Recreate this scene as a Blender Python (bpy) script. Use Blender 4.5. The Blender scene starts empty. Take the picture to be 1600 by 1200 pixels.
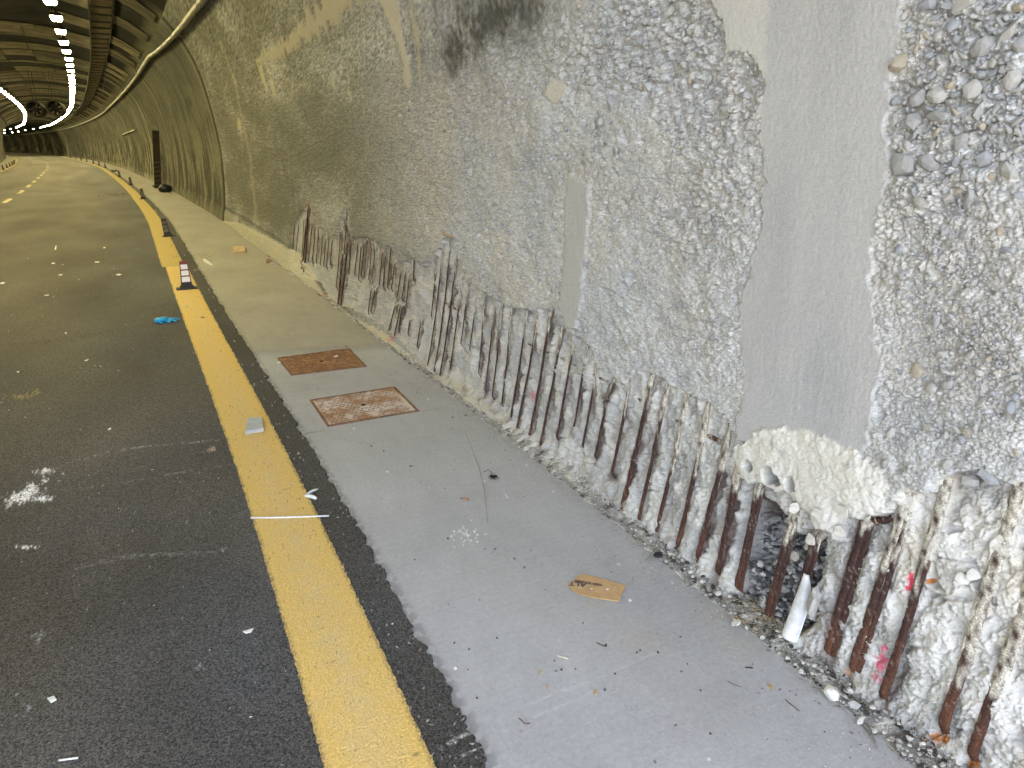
import bpy, math, random
import numpy as np
from mathutils import Vector, Matrix
random.seed(7)
rng = np.random.default_rng(11)
S = bpy.context.scene
COL = S.collection

# ---------------------------------------------------------------- camera, sky, sun, exposure
FPX, HZ, CAMH = 1142.0, 228.0, 1.6
PITCH = math.atan((600 - HZ) / FPX)
HEAD = math.radians(24.8)
CF = np.array([math.sin(HEAD) * math.cos(PITCH), math.cos(HEAD) * math.cos(PITCH), -math.sin(PITCH)])
CR = np.array([math.cos(HEAD), -math.sin(HEAD), 0.0])
CU = np.cross(CR, CF)
CC = np.array([0.0, 0.0, CAMH])
cd = bpy.data.cameras.new('camera')
cam = bpy.data.objects.new('camera', cd)
COL.objects.link(cam)
cam.location = CC
cam.rotation_euler = Matrix(((CR[0], CU[0], -CF[0]), (CR[1], CU[1], -CF[1]), (CR[2], CU[2], -CF[2]))).to_euler()
cd.sensor_width = 36.0
cd.lens = FPX / 1600 * 36
cd.clip_start, cd.clip_end = 0.05, 1500
S.camera = cam

SUN_EL, SUN_ROT = math.radians(70), math.radians(160)
w = bpy.data.worlds.new('World')
S.world = w
w.use_nodes = True
nt = w.node_tree
bg = nt.nodes['Background']
sky = nt.nodes.new('ShaderNodeTexSky')
sky.sky_type = 'NISHITA'
sky.sun_disc = False
sky.sun_elevation = SUN_EL
sky.sun_rotation = SUN_ROT
hs = nt.nodes.new('ShaderNodeHueSaturation')
hs.inputs['Saturation'].default_value = 0.42
nt.links.new(sky.outputs[0], hs.inputs['Color'])
nt.links.new(hs.outputs[0], bg.inputs['Color'])
bg.inputs['Strength'].default_value = 0.15
sl = bpy.data.lights.new('sun', 'SUN')
sl.energy = 5.0
sl.angle = math.radians(12)
sl.color = (1.0, 0.96, 0.9)
so = bpy.data.objects.new('sun', sl)
COL.objects.link(so)
so.location = (0, -10, 20)
sdir = Vector((math.sin(SUN_ROT) * math.cos(SUN_EL), math.cos(SUN_ROT) * math.cos(SUN_EL), math.sin(SUN_EL)))
so.rotation_euler = sdir.to_track_quat('Z', 'Y').to_euler()
vs = S.view_settings
vs.view_transform = 'Standard'
vs.look = 'None'
vs.gamma = 1
vs.use_curve_mapping = False
vs.exposure = 2.95
S.cycles.use_denoising = True
S.cycles.max_bounces = 7
S.cycles.diffuse_bounces = 5
S.cycles.sample_clamp_indirect = 6
LAMP = 20.0
PORTAL_Y = -0.7

# ---------------------------------------------------------------- numpy noise
_perm = rng.permutation(256).astype(np.int32)
_perm = np.concatenate([_perm, _perm, _perm])
_ga = rng.random(256) * 2 * np.pi
_gx, _gy = np.cos(_ga).astype(np.float32), np.sin(_ga).astype(np.float32)
def perlin(x, y, seed=0):
    x = np.asarray(x, np.float32) + seed * 17.31
    y = np.asarray(y, np.float32) + seed * 9.77
    xi = np.floor(x).astype(np.int32); yi = np.floor(y).astype(np.int32)
    xf = x - xi; yf = y - yi
    u = xf * xf * (3 - 2 * xf); v = yf * yf * (3 - 2 * yf)
    def g(ix, iy, fx, fy):
        h = _perm[_perm[(ix & 255)] + (iy & 255)]
        return _gx[h] * fx + _gy[h] * fy
    a = g(xi, yi, xf, yf); b = g(xi + 1, yi, xf - 1, yf)
    c = g(xi, yi + 1, xf, yf - 1); d = g(xi + 1, yi + 1, xf - 1, yf - 1)
    return ((a + (b - a) * u) * (1 - v) + (c + (d - c) * u) * v) * 1.4
def fbm(x, y, o=4, seed=0, gain=0.5):
    r = 0; a = 1.0
    for k in range(o):
        r = r + a * perlin(x * 2 ** k, y * 2 ** k, seed + k * 3)
        a *= gain
    return r
def worley(x, y, seed=0):
    x = np.asarray(x, np.float32); y = np.asarray(y, np.float32)
    xi = np.floor(x).astype(np.int32); yi = np.floor(y).astype(np.int32)
    f1 = np.full(x.shape, 9., np.float32); f2 = f1.copy(); cid = np.zeros(x.shape, np.int32)
    for dx_ in (-1, 0, 1):
        for dy_ in (-1, 0, 1):
            cx = xi + dx_; cy = yi + dy_
            h = _perm[_perm[((cx + seed * 13) & 255)] + (cy & 255)]
            h2 = _perm[h + 91]
            d = (cx + h / 256. - x) ** 2 + (cy + h2 / 256. - y) ** 2
            m = d < f1
            f2 = np.where(m, f1, np.minimum(f2, d)); cid = np.where(m, h2 * 256 + h, cid); f1 = np.where(m, d, f1)
    return np.sqrt(f1), np.sqrt(f2), (cid % 997) / 997.
def facets(x, y, seed=0, tilt=1.0):
    # broken-stone surface: each cell its own height and slope
    x = np.asarray(x, np.float32); y = np.asarray(y, np.float32)
    xi = np.floor(x).astype(np.int32); yi = np.floor(y).astype(np.int32)
    f1 = np.full(x.shape, 9., np.float32); v = np.zeros(x.shape, np.float32)
    for dx_ in (-1, 0, 1):
        for dy_ in (-1, 0, 1):
            cx = xi + dx_; cy = yi + dy_
            h = _perm[_perm[((cx + seed * 13) & 255)] + (cy & 255)]; h2 = _perm[h + 91]; h3 = _perm[h + 33]; h4 = _perm[h2 + 57]
            ax_ = x - cx - h / 256.; ay_ = y - cy - h2 / 256.; d = ax_ ** 2 + ay_ ** 2; m = d < f1
            v = np.where(m, (h3 / 256. - .5) + tilt * (ax_ * (h4 / 128. - 1) + ay_ * (_perm[h3 + 11] / 128. - 1)), v); f1 = np.where(m, d, f1)
    return v
def sst(a, b, x):
    t = np.clip((x - a) / (b - a), 0, 1)
    return t * t * (3 - 2 * t)

# ---------------------------------------------------------------- plan and profile of the tunnel
_ky = np.array([-60, 0, 2.5, 4, 5.3, 7.5, 9.5, 12.5, 18, 22.5, 26, 30.5, 36.5, 45.8, 64.7, 81.5, 100, 122, 150, 200, 262])
_kx = np.array([0, 0, 0, -.04, -.09, -.18, -.25, -.35, -.53, -.78, -1.02, -1.30, -1.76, -2.52, -4.2, -6.05, -8.5, -11.6, -16.6, -27.8, -45.])
_yy = np.arange(-60, 262, .25)
_xx = np.interp(_yy, _ky, _kx)
_k = np.exp(-0.5 * (np.arange(-12, 13) / 5.0) ** 2); _k /= _k.sum()
_xs = np.convolve(np.pad(_xx, 12, 'edge'), _k, 'valid')
_xs = np.where(_yy < 60, _xs, _xs)
def dx(y): return np.interp(y, _yy, _xs)
_pz = np.array([-.1, 0, .3, .8, 1.3, 1.8, 2.3, 2.85, 3.33, 3.75, 4.1])
_px = np.array([1.69, 1.70, 1.745, 1.79, 1.80, 1.775, 1.71, 1.61, 1.47, 1.26, .97])
_zz = np.linspace(-.1, 4.1, 421)
_pp = np.interp(_zz, _pz, _px)
_pp = np.convolve(np.pad(_pp, 20, mode='reflect', reflect_type='odd'), np.ones(41) / 41, 'valid')
def prof(z): return np.interp(z, _zz, _pp)
def pslope(z): return (prof(z + .02) - prof(z - .02)) / .04
CX = -2.63                                   # axis of the tube
VAULT = [(.97, 4.1), (.5, 4.43), (-.1, 4.71), (-.9, 4.93), (-1.8, 5.06), (-2.63, 5.10)]
VAULT = VAULT + [(2 * CX - a, b) for a, b in VAULT[-2::-1]]
def vault(u):                                # u 0..1 right spring to left spring -> x, z
    p = np.array(VAULT); d = np.concatenate([[0], np.cumsum(np.hypot(*np.diff(p, axis=0).T))]); d /= d[-1]
    return np.interp(u, d, p[:, 0]), np.interp(u, d, p[:, 1])

def ray(px, py): return CF + CR * (px - 800) / FPX - CU * (py - 600) / FPX
def gnd(px, py, z=0.0):                      # photograph measurement -> point of the ground
    d = ray(px, py); return CC + d * (z - CAMH) / d[2]
_ts = np.concatenate([np.linspace(.8, 8, 4000), np.linspace(8, 60, 3000)])
def wall(px, py):                            # photograph measurement -> (y, z) on the right wall
    P = CC + ray(px, py)[None] * _ts[:, None]
    f = P[:, 0] - prof(P[:, 2]) - dx(P[:, 1])
    i = int(np.argmax(f > 0))
    return np.array([P[i, 1], P[i, 2]])
def wpoly(pts): return np.array([wall(*p) for p in pts])
def sdist(poly, Y, Z, closed=True):          # signed distance to a polygon (negative inside)
    n = len(poly); d = np.full(Y.shape, 1e9, np.float32); ins = np.zeros(Y.shape, bool)
    for i in range(n if closed else n - 1):
        a = poly[i]; b = poly[(i + 1) % n]; e = b - a; L = max(float(e @ e), 1e-9)
        wx = Y - a[0]; wy = Z - a[1]
        t = np.clip((wx * e[0] + wy * e[1]) / L, 0, 1)
        d = np.minimum(d, (wx - e[0] * t) ** 2 + (wy - e[1] * t) ** 2)
        if closed:
            c = ((a[1] > Z) != (b[1] > Z))
            if abs(e[1]) > 1e-9: ins ^= c & (Y < e[0] * (Z - a[1]) / e[1] + a[0])
    d = np.sqrt(d)
    return np.where(ins, -d, d) if closed else d

# ---------------------------------------------------------------- mesh and object helpers
def mesh_np(name, V, F, mat, col=None, smooth=False):
    me = bpy.data.meshes.new(name)
    V = np.asarray(V, np.float32).reshape(-1, 3); F = np.asarray(F, np.int32)
    k = F.shape[1]
    me.vertices.add(len(V)); me.vertices.foreach_set('co', V.ravel())
    me.loops.add(F.size); me.loops.foreach_set('vertex_index', F.ravel())
    me.polygons.add(len(F)); me.polygons.foreach_set('loop_start', np.arange(0, F.size, k, dtype=np.int32))
    me.polygons.foreach_set('use_smooth', np.full(len(F), smooth))
    if col is not None:
        a = me.color_attributes.new('Col', 'FLOAT_COLOR', 'POINT')
        c = np.ones((len(V), 4), np.float32); q = np.asarray(col, np.float32); q = q.reshape(-1, q.shape[-1]); c[:, :q.shape[1]] = q
        a.data.foreach_set('color', c.ravel())
    me.update(calc_edges=True)
    if mat: me.materials.append(mat)
    return me
def grid_faces(r, c):
    i = np.arange(r * c).reshape(r, c)
    return np.stack([i[:-1, :-1], i[:-1, 1:], i[1:, 1:], i[1:, :-1]], -1).reshape(-1, 4)
def link(name, me, parent=None, loc=None):
    o = bpy.data.objects.new(name, me); COL.objects.link(o)
    if parent: o.parent = parent
    if loc is not None: o.location = loc
    return o
def tag(o, label=None, cat=None, group=None, kind=None):
    if label: o['label'] = label
    if cat: o['category'] = cat
    if group: o['group'] = group
    if kind: o['kind'] = kind
    return o
def empty(name, loc=(0, 0, 0), rz=0.0):
    o = bpy.data.objects.new(name, None); COL.objects.link(o)
    o.location = loc; o.rotation_euler = (0, 0, rz); o.empty_display_size = .1
    return o
def copy_tree(o, parent=None):
    c = o.copy(); COL.objects.link(c)
    if parent: c.parent = parent
    for ch in [k for k in bpy.data.objects if k.parent == o]: copy_tree(ch, c)
    return c
class MB:
    def __init__(s): s.v = []; s.f = []
    def add(s, V, F):
        n = len(s.v); s.v += [tuple(map(float, p)) for p in V]; s.f += [tuple(int(i) + n for i in q) for q in F]; return s
    def hexa(s, P):
        return s.add(P, [(0, 3, 2, 1), (4, 5, 6, 7), (0, 1, 5, 4), (1, 2, 6, 5), (2, 3, 7, 6), (3, 0, 4, 7)])
    def box(s, a, b):
        return s.hexa([(a[0], a[1], a[2]), (b[0], a[1], a[2]), (b[0], b[1], a[2]), (a[0], b[1], a[2]), (a[0], a[1], b[2]), (b[0], a[1], b[2]), (b[0], b[1], b[2]), (a[0], b[1], b[2])])
    def taper(s, z0, z1, w0, d0, w1, d1, cx=0, cy=0, sx=0, sy=0):
        return s.hexa([(cx - w0, cy - d0, z0), (cx + w0, cy - d0, z0), (cx + w0, cy + d0, z0), (cx - w0, cy + d0, z0), (cx + sx - w1, cy + sy - d1, z1), (cx + sx + w1, cy + sy - d1, z1), (cx + sx + w1, cy + sy + d1, z1), (cx + sx - w1, cy + sy + d1, z1)])
    def tube(s, pts, r, n=8, cap=True):
        pts = [Vector(p) for p in pts]; rs = r if hasattr(r, '__len__') else [r] * len(pts); V = []; F = []
        up = Vector((0, 0, 1))
        for i, p in enumerate(pts):
            t = (pts[min(i + 1, len(pts) - 1)] - pts[max(i - 1, 0)]).normalized()
            a = t.cross(up)
            if a.length < .05: a = t.cross(Vector((1, 0, 0)))
            a.normalize(); b = t.cross(a)
            for k in range(n):
                q = 2 * math.pi * k / n; V.append(p + (a * math.cos(q) + b * math.sin(q)) * rs[i])
        for i in range(len(pts) - 1):
            for k in range(n):
                F.append((i * n + k, i * n + (k + 1) % n, (i + 1) * n + (k + 1) % n, (i + 1) * n + k))
        if cap:
            F.append(tuple(range(n - 1, -1, -1))); F.append(tuple(range((len(pts) - 1) * n, len(pts) * n)))
        return s.add(V, F)
    def mesh(s, name, mat, smooth=False):
        me = bpy.data.meshes.new(name); me.from_pydata(s.v, [], s.f); me.update()
        if mat: me.materials.append(mat)
        if smooth: me.polygons.foreach_set('use_smooth', [True] * len(me.polygons))
        return me
    def build(s, name, mat, parent=None, loc=None, smooth=False): return link(name, s.mesh(name, mat, smooth), parent, loc)

# ---------------------------------------------------------------- materials
def newmat(name):
    m = bpy.data.materials.new(name); m.use_nodes = True
    n = m.node_tree; return m, n, n.nodes['Principled BSDF']
def N(n, t, **k):
    x = n.nodes.new(t)
    for a, b in k.items(): setattr(x, a, b)
    return x
def noise_mul(n, co, sc, lo, hi, det=3, kind='noise'):
    if kind == 'noise':
        t = N(n, 'ShaderNodeTexNoise'); t.inputs['Scale'].default_value = sc; t.inputs['Detail'].default_value = det; out = t.outputs['Fac']
    else:
        t = N(n, 'ShaderNodeTexVoronoi'); t.inputs['Scale'].default_value = sc
        sp = N(n, 'ShaderNodeSeparateColor'); n.links.new(t.outputs['Color'], sp.inputs[0]); out = sp.outputs[0]
    n.links.new(co, t.inputs['Vector'])
    mr = N(n, 'ShaderNodeMapRange')
    mr.inputs[1].default_value, mr.inputs[2].default_value = (.3, .7) if kind == 'noise' else (0, 1)
    mr.inputs[3].default_value, mr.inputs[4].default_value = lo, hi
    n.links.new(out, mr.inputs[0]); return mr.outputs[0], out
def vmat(name, rough=.9, layers=(), bump=0.0, bscale=300., bdist=.002, spec=.3):
    """vertex colour x fine procedural grain"""
    m, n, b = newmat(name)
    at = N(n, 'ShaderNodeAttribute', attribute_name='Col')
    co = N(n, 'ShaderNodeNewGeometry').outputs['Position']
    c = at.outputs['Color']
    for (sc, lo, hi, kind) in layers:
        f, _ = noise_mul(n, co, sc, lo, hi, 3, kind)
        mg_ = N(n, 'ShaderNodeMapRange'); n.links.new(at.outputs['Alpha'], mg_.inputs[0]); mg_.inputs[3].default_value = 1.0; n.links.new(f, mg_.inputs[4]); v = N(n, 'ShaderNodeVectorMath', operation='SCALE'); n.links.new(c, v.inputs[0]); n.links.new(mg_.outputs[0], v.inputs['Scale']); c = v.outputs[0]
    n.links.new(c, b.inputs['Base Color'])
    b.inputs['Roughness'].default_value = rough; b.inputs['Specular IOR Level'].default_value = spec
    if bump:
        t = N(n, 'ShaderNodeTexNoise'); t.inputs['Scale'].default_value = bscale; t.inputs['Detail'].default_value = 4; t.inputs['Roughness'].default_value = .65
        n.links.new(co, t.inputs['Vector'])
        bp = N(n, 'ShaderNodeBump'); bp.inputs['Strength'].default_value = bump; bp.inputs['Distance'].default_value = bdist
        mb_ = N(n, 'ShaderNodeMath', operation='MULTIPLY'); mb_.inputs[1].default_value = bump; n.links.new(at.outputs['Alpha'], mb_.inputs[0]); n.links.new(mb_.outputs[0], bp.inputs['Strength'])
        n.links.new(t.outputs['Fac'], bp.inputs['Height']); n.links.new(bp.outputs[0], b.inputs['Normal'])
    return m
def pmat(name, c, c2=None, sc=30., rough=.7, bump=0., metal=0., spec=.4, thresh=(.4, .6), coord='Object'):
    m, n, b = newmat(name)
    co = N(n, 'ShaderNodeTexCoord').outputs[coord]
    t = N(n, 'ShaderNodeTexNoise'); t.inputs['Scale'].default_value = sc; t.inputs['Detail'].default_value = 5; t.inputs['Roughness'].default_value = .6
    n.links.new(co, t.inputs['Vector'])
    r = N(n, 'ShaderNodeValToRGB'); r.color_ramp.elements[0].position, r.color_ramp.elements[1].position = thresh
    c2 = c2 or tuple(x * .75 for x in c)
    r.color_ramp.elements[0].color = (*c2, 1); r.color_ramp.elements[1].color = (*c, 1)
    n.links.new(t.outputs['Fac'], r.inputs[0]); n.links.new(r.outputs[0], b.inputs['Base Color'])
    b.inputs['Roughness'].default_value = rough; b.inputs['Metallic'].default_value = metal; b.inputs['Specular IOR Level'].default_value = spec
    if bump:
        bp = N(n, 'ShaderNodeBump'); bp.inputs['Strength'].default_value = bump; bp.inputs['Distance'].default_value = .004
        n.links.new(t.outputs['Fac'], bp.inputs['Height']); n.links.new(bp.outputs[0], b.inputs['Normal'])
    return m
def emat(name, c, s):
    m, n, b = newmat(name)
    b.inputs['Base Color'].default_value = (.8, .8, .8, 1); b.inputs['Emission Color'].default_value = (*c, 1); b.inputs['Emission Strength'].default_value = s
    return m
M_wall = vmat('blasted_concrete', .95, [(240, .72, 1.22, 'noise'), (560, .80, 1.16, 'noise'), (95, .90, 1.08, 'noise')], .6, 330, .0045)
M_far = vmat('sooty_dimmed_concrete', .9, [(14, .8, 1.15, 'noise'), (120, .8, 1.2, 'noise')], .4, 60, .006, .15)
M_vault = vmat('soot_vault', .95, [(3, .7, 1.2, 'noise')], .3, 20, .01, .06)
M_asph = vmat('asphalt', .86, [(230, .30, 1.95, 'cell'), (110, .75, 1.3, 'noise'), (480, .6, 1.4, 'noise')], .8, 330, .004, .35)
M_walk = vmat('walk_concrete', .9, [(420, .84, 1.14, 'noise'), (60, .93, 1.06, 'noise')], .35, 380, .0015)
M_line = vmat('yellow_paint', .75, [(300, .72, 1.14, 'noise'), (260, .84, 1.08, 'cell')], .7, 330, .003)
M_bar = vmat('corroded_steel', .92, [(180, .55, 1.5, 'noise'), (500, .7, 1.3, 'noise')], .8, 260, .004)
M_rub = vmat('rubble_dust', .95, [(200, .6, 1.3, 'noise')], .6, 300, .004)

# ================================================================ GROUND
me = MB().add([(-500, -500, -.06), (500, -500, -.06), (500, 500, -.06), (-500, 500, -.06)], [(0, 1, 2, 3)])
tag(me.build('ground', pmat('bare_ground', (.36, .35, .33), sc=.4)), 'bare grey ground lying under and beyond the tunnel', kind='structure')

# rows of y with roughly even size in view
def yrows(v0, v1, n):
    a = np.linspace(v0, v1, n); return CAMH / np.tan(a)
yr = yrows(math.radians(64), math.radians(2.2), 560)
yr = np.concatenate([[-14, -8, -5, -3, -2, -1, -.3, .3, .6], yr, np.array([46, 52, 58, 65, 72, 80, 90, 100, 115, 130, 150, 175, 205, 255])])
g0, g1 = gnd(0, 1200), gnd(0, 500)
def xl(y): return np.clip(g0[0] + (y - g0[1]) * (g1[0] - g0[0]) / (g1[1] - g0[1]) - .25, -6.2, -.6)
def edge_asph(y):                            # ragged right edge of the asphalt, laid over the pavement slab
    return .605 + dx(y) + .012 * perlin(y * 4, y * 0 + 3.3) + .014 * fbm(y * 16, y * 0 + 1.7, 3, 5) + .010 * fbm(y * 60, y * 0 + .7, 3, 8)
ncol, nleft = 420, 14
Yg = np.repeat(yr[:, None], ncol + nleft, 1)
xa = xl(yr); xb = edge_asph(yr); xleft = np.minimum(-6.0 + dx(yr), xa - .01)
sL = np.linspace(0, 1, nleft, endpoint=False); sR = np.linspace(0, 1, ncol)
Xg = np.concatenate([xleft[:, None] + (xa - xleft)[:, None] * sL, xa[:, None] + (xb - xa)[:, None] * sR], 1)
# beyond the first 45 m the strip from kerb to kerb
farm = Yg > 20
wf = sst(14, 24, Yg)
Xfull = (-6.0 + dx(Yg)) + (xb[:, None] + 6.0 - dx(Yg)) * np.linspace(0, 1, ncol + nleft)[None]
Xg = Xg * (1 - wf) + Xfull * wf
xr_ = Xg - dx(Yg)
sp = np.clip(np.gradient(Yg, axis=0), 1e-4, 9)
fade = np.clip(.006 / sp, 0, 1)
def road_h(X, Y, fade): return .010 + .0016 * perlin(X * 140, Y * 140, 3) * fade + .0010 * perlin(X * 300, Y * 300, 4) * fade + .002 * perlin(X * 3, Y * 3, 6)
Zg = road_h(Xg, Yg, fade)
dE = xb[:, None] - Xg
Zg = Zg + sst(.05, 0, dE) * (.004 * perlin(Xg * 90, Yg * 90, 9)) * (dE > .0)
Zg[:, -1] = -.004
# colour: base bitumen, pale worn wheel paths, brown dirt, powder
c = np.empty(Xg.shape + (3,), np.float32)
base = .066 * (1 + .42 * fbm(Xg * 1.1, Yg * .5, 4, 21)) + .004
dusty = sst(5, 60, Yg) * .075 + .004 * sst(.1, -1.4, xr_)
base = base + dusty * (1 + .5 * fbm(Xg * .9, Yg * .12, 3, 31))
base = np.where(xr_ > .2, base * .72, base)
tint = np.clip(.35 + .6 * sst(.1, -1.2, xr_) + .35 * fbm(Xg * 1.6, Yg * 1.2, 3, 40), 0, 1)[..., None]
c[:] = base[..., None] * (np.array([.97, .98, 1.04]) * (1 - tint) + np.array([1.12, .99, .82]) * tint)
def spot(px, py, rx, ry, rot=0.):            # elliptical spot measured in the photograph, as metres on the road
    g = gnd(px, py, .01); gx = gnd(px + rx, py, .01); gy = gnd(px, py - ry, .01)
    ax = math.hypot(gx[0] - g[0], gx[1] - g[1]); ay = math.hypot(gy[0] - g[0], gy[1] - g[1])
    return g, ax, ay
def splash(px, py, rx, ry, dens=.5, seed=1, colr=(.75, .75, .78)):
    g, ax, ay = spot(px, py, rx, ry)
    u = (Xg - g[0]); v = (Yg - g[1])
    e1 = np.array([CR[0], CR[1]]); e2 = np.array([-CR[1], CR[0]])
    a = (u * e1[0] + v * e1[1]) / ax; b_ = (u * e2[0] + v * e2[1]) / ay
    r = np.sqrt(a * a + b_ * b_)
    f = fbm(Xg * 22, Yg * 9, 4, seed) * .55 + perlin(Xg * 110, Yg * 60, seed + 2) * .45
    k = sst(.0, .55, (1 - r) * 1.1 + f * 1.25 - (1 - dens)) * .92
    k = (k * (r < 1.6))[..., None]
    c[:] = c * (1 - k) + np.array(colr) * k
splash(45, 768, 30, 26, .62, 51); splash(68, 735, 22, 7, .55, 53); splash(66, 778, 20, 7, .6, 57); splash(45, 855, 40, 8, .35, 52)
splash(22, 1120, 30, 40, -.05, 54, (.3, .3, .32)); splash(15, 780, 26, 12, .1, 58)
splash(40, 618, 60, 14, .25, 60, (.28, .22, .11)); splash(190, 797, 26, 6, .1, 61, (.2, .15, .09)); splash(265, 900, 25, 18, .0, 62, (.12, .085, .04))
splash(200, 1070, 60, 14, .0, 63, (.15, .13, .10)); splash(348, 860, 9, 9, .15, 64, (.5, .5, .52)); splash(330, 702, 14, 7, .2, 65, (.35, .26, .22)); splash(352, 757, 6, 8, .2, 66, (.3, .1, .05))
splash(180, 304, 46, 3, .55, 67, (.035, .03, .02)); splash(120, 900, 60, 30, -.1, 68, (.16, .16, .17)); splash(60, 1000, 60, 60, -.25, 69, (.2, .2, .2)); splash(300, 1050, 60, 60, -.35, 70, (.3, .3, .3))
def trail(pts, wd, s, colr=(.32, .32, .33), seed=80):
    P = np.array([gnd(*p)[:2] for p in pts]); d = sdist(P, Xg, Yg, False)
    k = (sst(wd, 0, d) * np.clip(.35 + 1.1 * perlin(Xg * 60, Yg * 60, seed) + .5 * perlin(Xg * 6, Yg * 6, seed + 1), 0, 1) * s)[..., None]
    c[:] = c * (1 - k) + np.array(colr) * k
trail([(60, 745), (120, 722), (180, 707), (230, 700), (340, 690)], .02, .6)
trail([(0, 780), (60, 772), (160, 762), (260, 745), (360, 728)], .02, .35)
trail([(120, 890), (200, 872), (330, 868)], .03, .35)
trail([(0, 542), (90, 534), (200, 515), (300, 500)], .14, .55, (.03, .028, .024))
trail([(0, 375), (150, 372), (255, 380)], .12, .35, (.05, .045, .035))
trail([(690, 1172), (720, 1155), (750, 1143)], .010, 1.0, (.38, .38, .38)); trail([(712, 1190), (765, 1166)], .007, 1.0, (.38, .38, .38))
# crumbs of white dust scattered on the dark edge strip
cr = (perlin(Xg * 95, Yg * 95, 90) > .62) & (xr_ > .46) & (perlin(Xg * 7, Yg * 7, 92) > .0)
c[cr] = .38
cr = (perlin(Xg * 75, Yg * 75, 93) > .80) & (Yg < 4)
c[cr] = c[cr] * .3 + .22
road = link('road', mesh_np('road', np.stack([Xg, Yg, Zg], -1), grid_faces(*Xg.shape), M_asph, c))
tag(road, 'dark dusty asphalt carriageway curving left into the tunnel', kind='structure')

# ---- pavement slab
yw = yr
nc = 230
s_ = np.linspace(0, 1, nc)
x0 = .50 + dx(yw); x1 = 1.655 + dx(yw) + .006 * fbm(yw * 8, yw * 0, 3, 14)
Xw = x0[:, None] + (x1 - x0)[:, None] * s_; Yw = np.repeat(yw[:, None], nc, 1)
xw = Xw - dx(Yw)
Zw = .0015 * perlin(Xw * 3, Yw * 3, 4) + .0006 * perlin(Xw * 120, Yw * 120, 5) * np.clip(.006 / np.clip(np.gradient(Yw, axis=0), 1e-4, 9), 0, 1)
cw = np.empty(Xw.shape + (3,), np.float32)
b = .395 * (1 + .10 * fbm(Xw * 1.7, Yw * 1.1, 4, 61) + .05 * perlin(Xw * 14, Yw * 5, 63) + .035 * perlin(Xw * 4, Yw * 46, 64) + .05 * perlin(Xw * 50, Yw * 50, 65))
cw[:] = b[..., None] * np.array([.972, .985, 1.025])
J1 = np.array([gnd(390, 551)[:2], gnd(470, 545)[:2], gnd(592, 539)[:2]])
sl1 = J1[0][1] + (Xw - J1[0][0]) * (J1[2][1] - J1[0][1]) / (J1[2][0] - J1[0][0])
old = sst(-.03, .03, Yw - sl1 - .02 * perlin(Xw * 5, Yw * 0, 7))[..., None]
cw = cw * (1 - old) + (cw * np.array([.97, .90, .78]) * .93) * old
dj = np.abs(Yw - sl1 - .02 * perlin(Xw * 5, Yw * 0, 7) + .05)
k = (sst(.16, .02, dj) * .35)[..., None]; cw = cw * (1 - k) + np.array([.17, .17, .16]) * k
def wline(pts, wd, s, colr, seed=5, nz=.6):
    global cw
    P = np.array([gnd(*p)[:2] for p in pts]); d = sdist(P, Xw, Yw, False)
    k = (sst(wd, wd * .2, d + .004 * perlin(Xw * 20, Yw * 20, seed)) * np.clip(1 - nz + nz * 2 * np.abs(perlin(Xw * 12, Yw * 12, seed)), 0, 1) * s)[..., None]
    cw = cw * (1 - k) + np.array(colr) * k
wline([(437, 640), (484, 633)], .012, .8, (.12, .12, .11)); wline([(465, 680), (505, 672)], .010, .7, (.16, .16, .15))
wline([(655, 643), (700, 636)], .010, .4, (.2, .2, .19)); wline([(572, 572), (600, 569)], .012, .8, (.12, .12, .11))
wline([(815, 1107), (870, 1082), (930, 1062), (1028, 1019)], .005, .45, (.55, .56, .58), 6, .2); wline([(835, 1120), (900, 1093), (925, 1080)], .005, .4, (.55, .56, .58), 6, .2)
wline([(505, 672), (520, 685), (560, 690), (590, 692)], .006, .4, (.24, .24, .23)); wline([(610, 757), (700, 757), (770, 760)], .006, .3, (.24, .24, .23))
wline([(770, 900), (900, 960), (1100, 1100)], .25, .12, (.34, .32, .28), 9, .3)
def wspot(px, py, r, colr, s=1., seed=3, soft=.5):
    global cw
    g = gnd(px, py); d = np.hypot(Xw - g[0], Yw - g[1]) / r + .5 * perlin(Xw * 60, Yw * 60, seed)
    k = (sst(1, 1 - soft, d) * s)[..., None]; cw = cw * (1 - k) + np.array(colr) * k
wspot(727, 779, .022, (.40, .20, .07), .75); wspot(731, 781, .010, (.33, .12, .03), .9)
for q in [(1000, 1000, .12), (1110, 960, .10), (1150, 1010, .12), (930, 940, .08)]: wspot(*q, (.38, .33, .25), .25, 4, .9)
rr = np.random.default_rng(5)
for _ in range(70):                          # tar specks and plaster crumbs trodden into the slab
    y_ = rr.uniform(1.0, 6); x_ = rr.uniform(.66, 1.6) + dx(y_); r_ = rr.uniform(.002, .005)
    d = np.hypot(Xw - x_, Yw - y_); k = (d < r_ * (1 + y_ * .12)); cw[k] = (.07, .07, .07) if rr.random() < .6 else (.7, .7, .7)
for _ in range(60):
    g = gnd(729 + rr.normal() * 14, 836 + rr.normal() * 9); d = np.hypot(Xw - g[0], Yw - g[1]); cw[d < .0035] = (.75, .75, .75)
edge_d = xw - .62
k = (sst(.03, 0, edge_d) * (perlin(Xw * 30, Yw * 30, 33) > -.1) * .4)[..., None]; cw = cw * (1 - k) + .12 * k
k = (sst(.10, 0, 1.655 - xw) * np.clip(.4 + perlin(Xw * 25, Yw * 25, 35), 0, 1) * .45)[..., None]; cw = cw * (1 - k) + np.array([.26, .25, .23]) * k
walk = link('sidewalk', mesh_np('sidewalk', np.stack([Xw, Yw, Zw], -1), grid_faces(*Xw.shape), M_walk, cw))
tag(walk, 'pale concrete maintenance walkway between asphalt and stripped wall', kind='structure')

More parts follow.
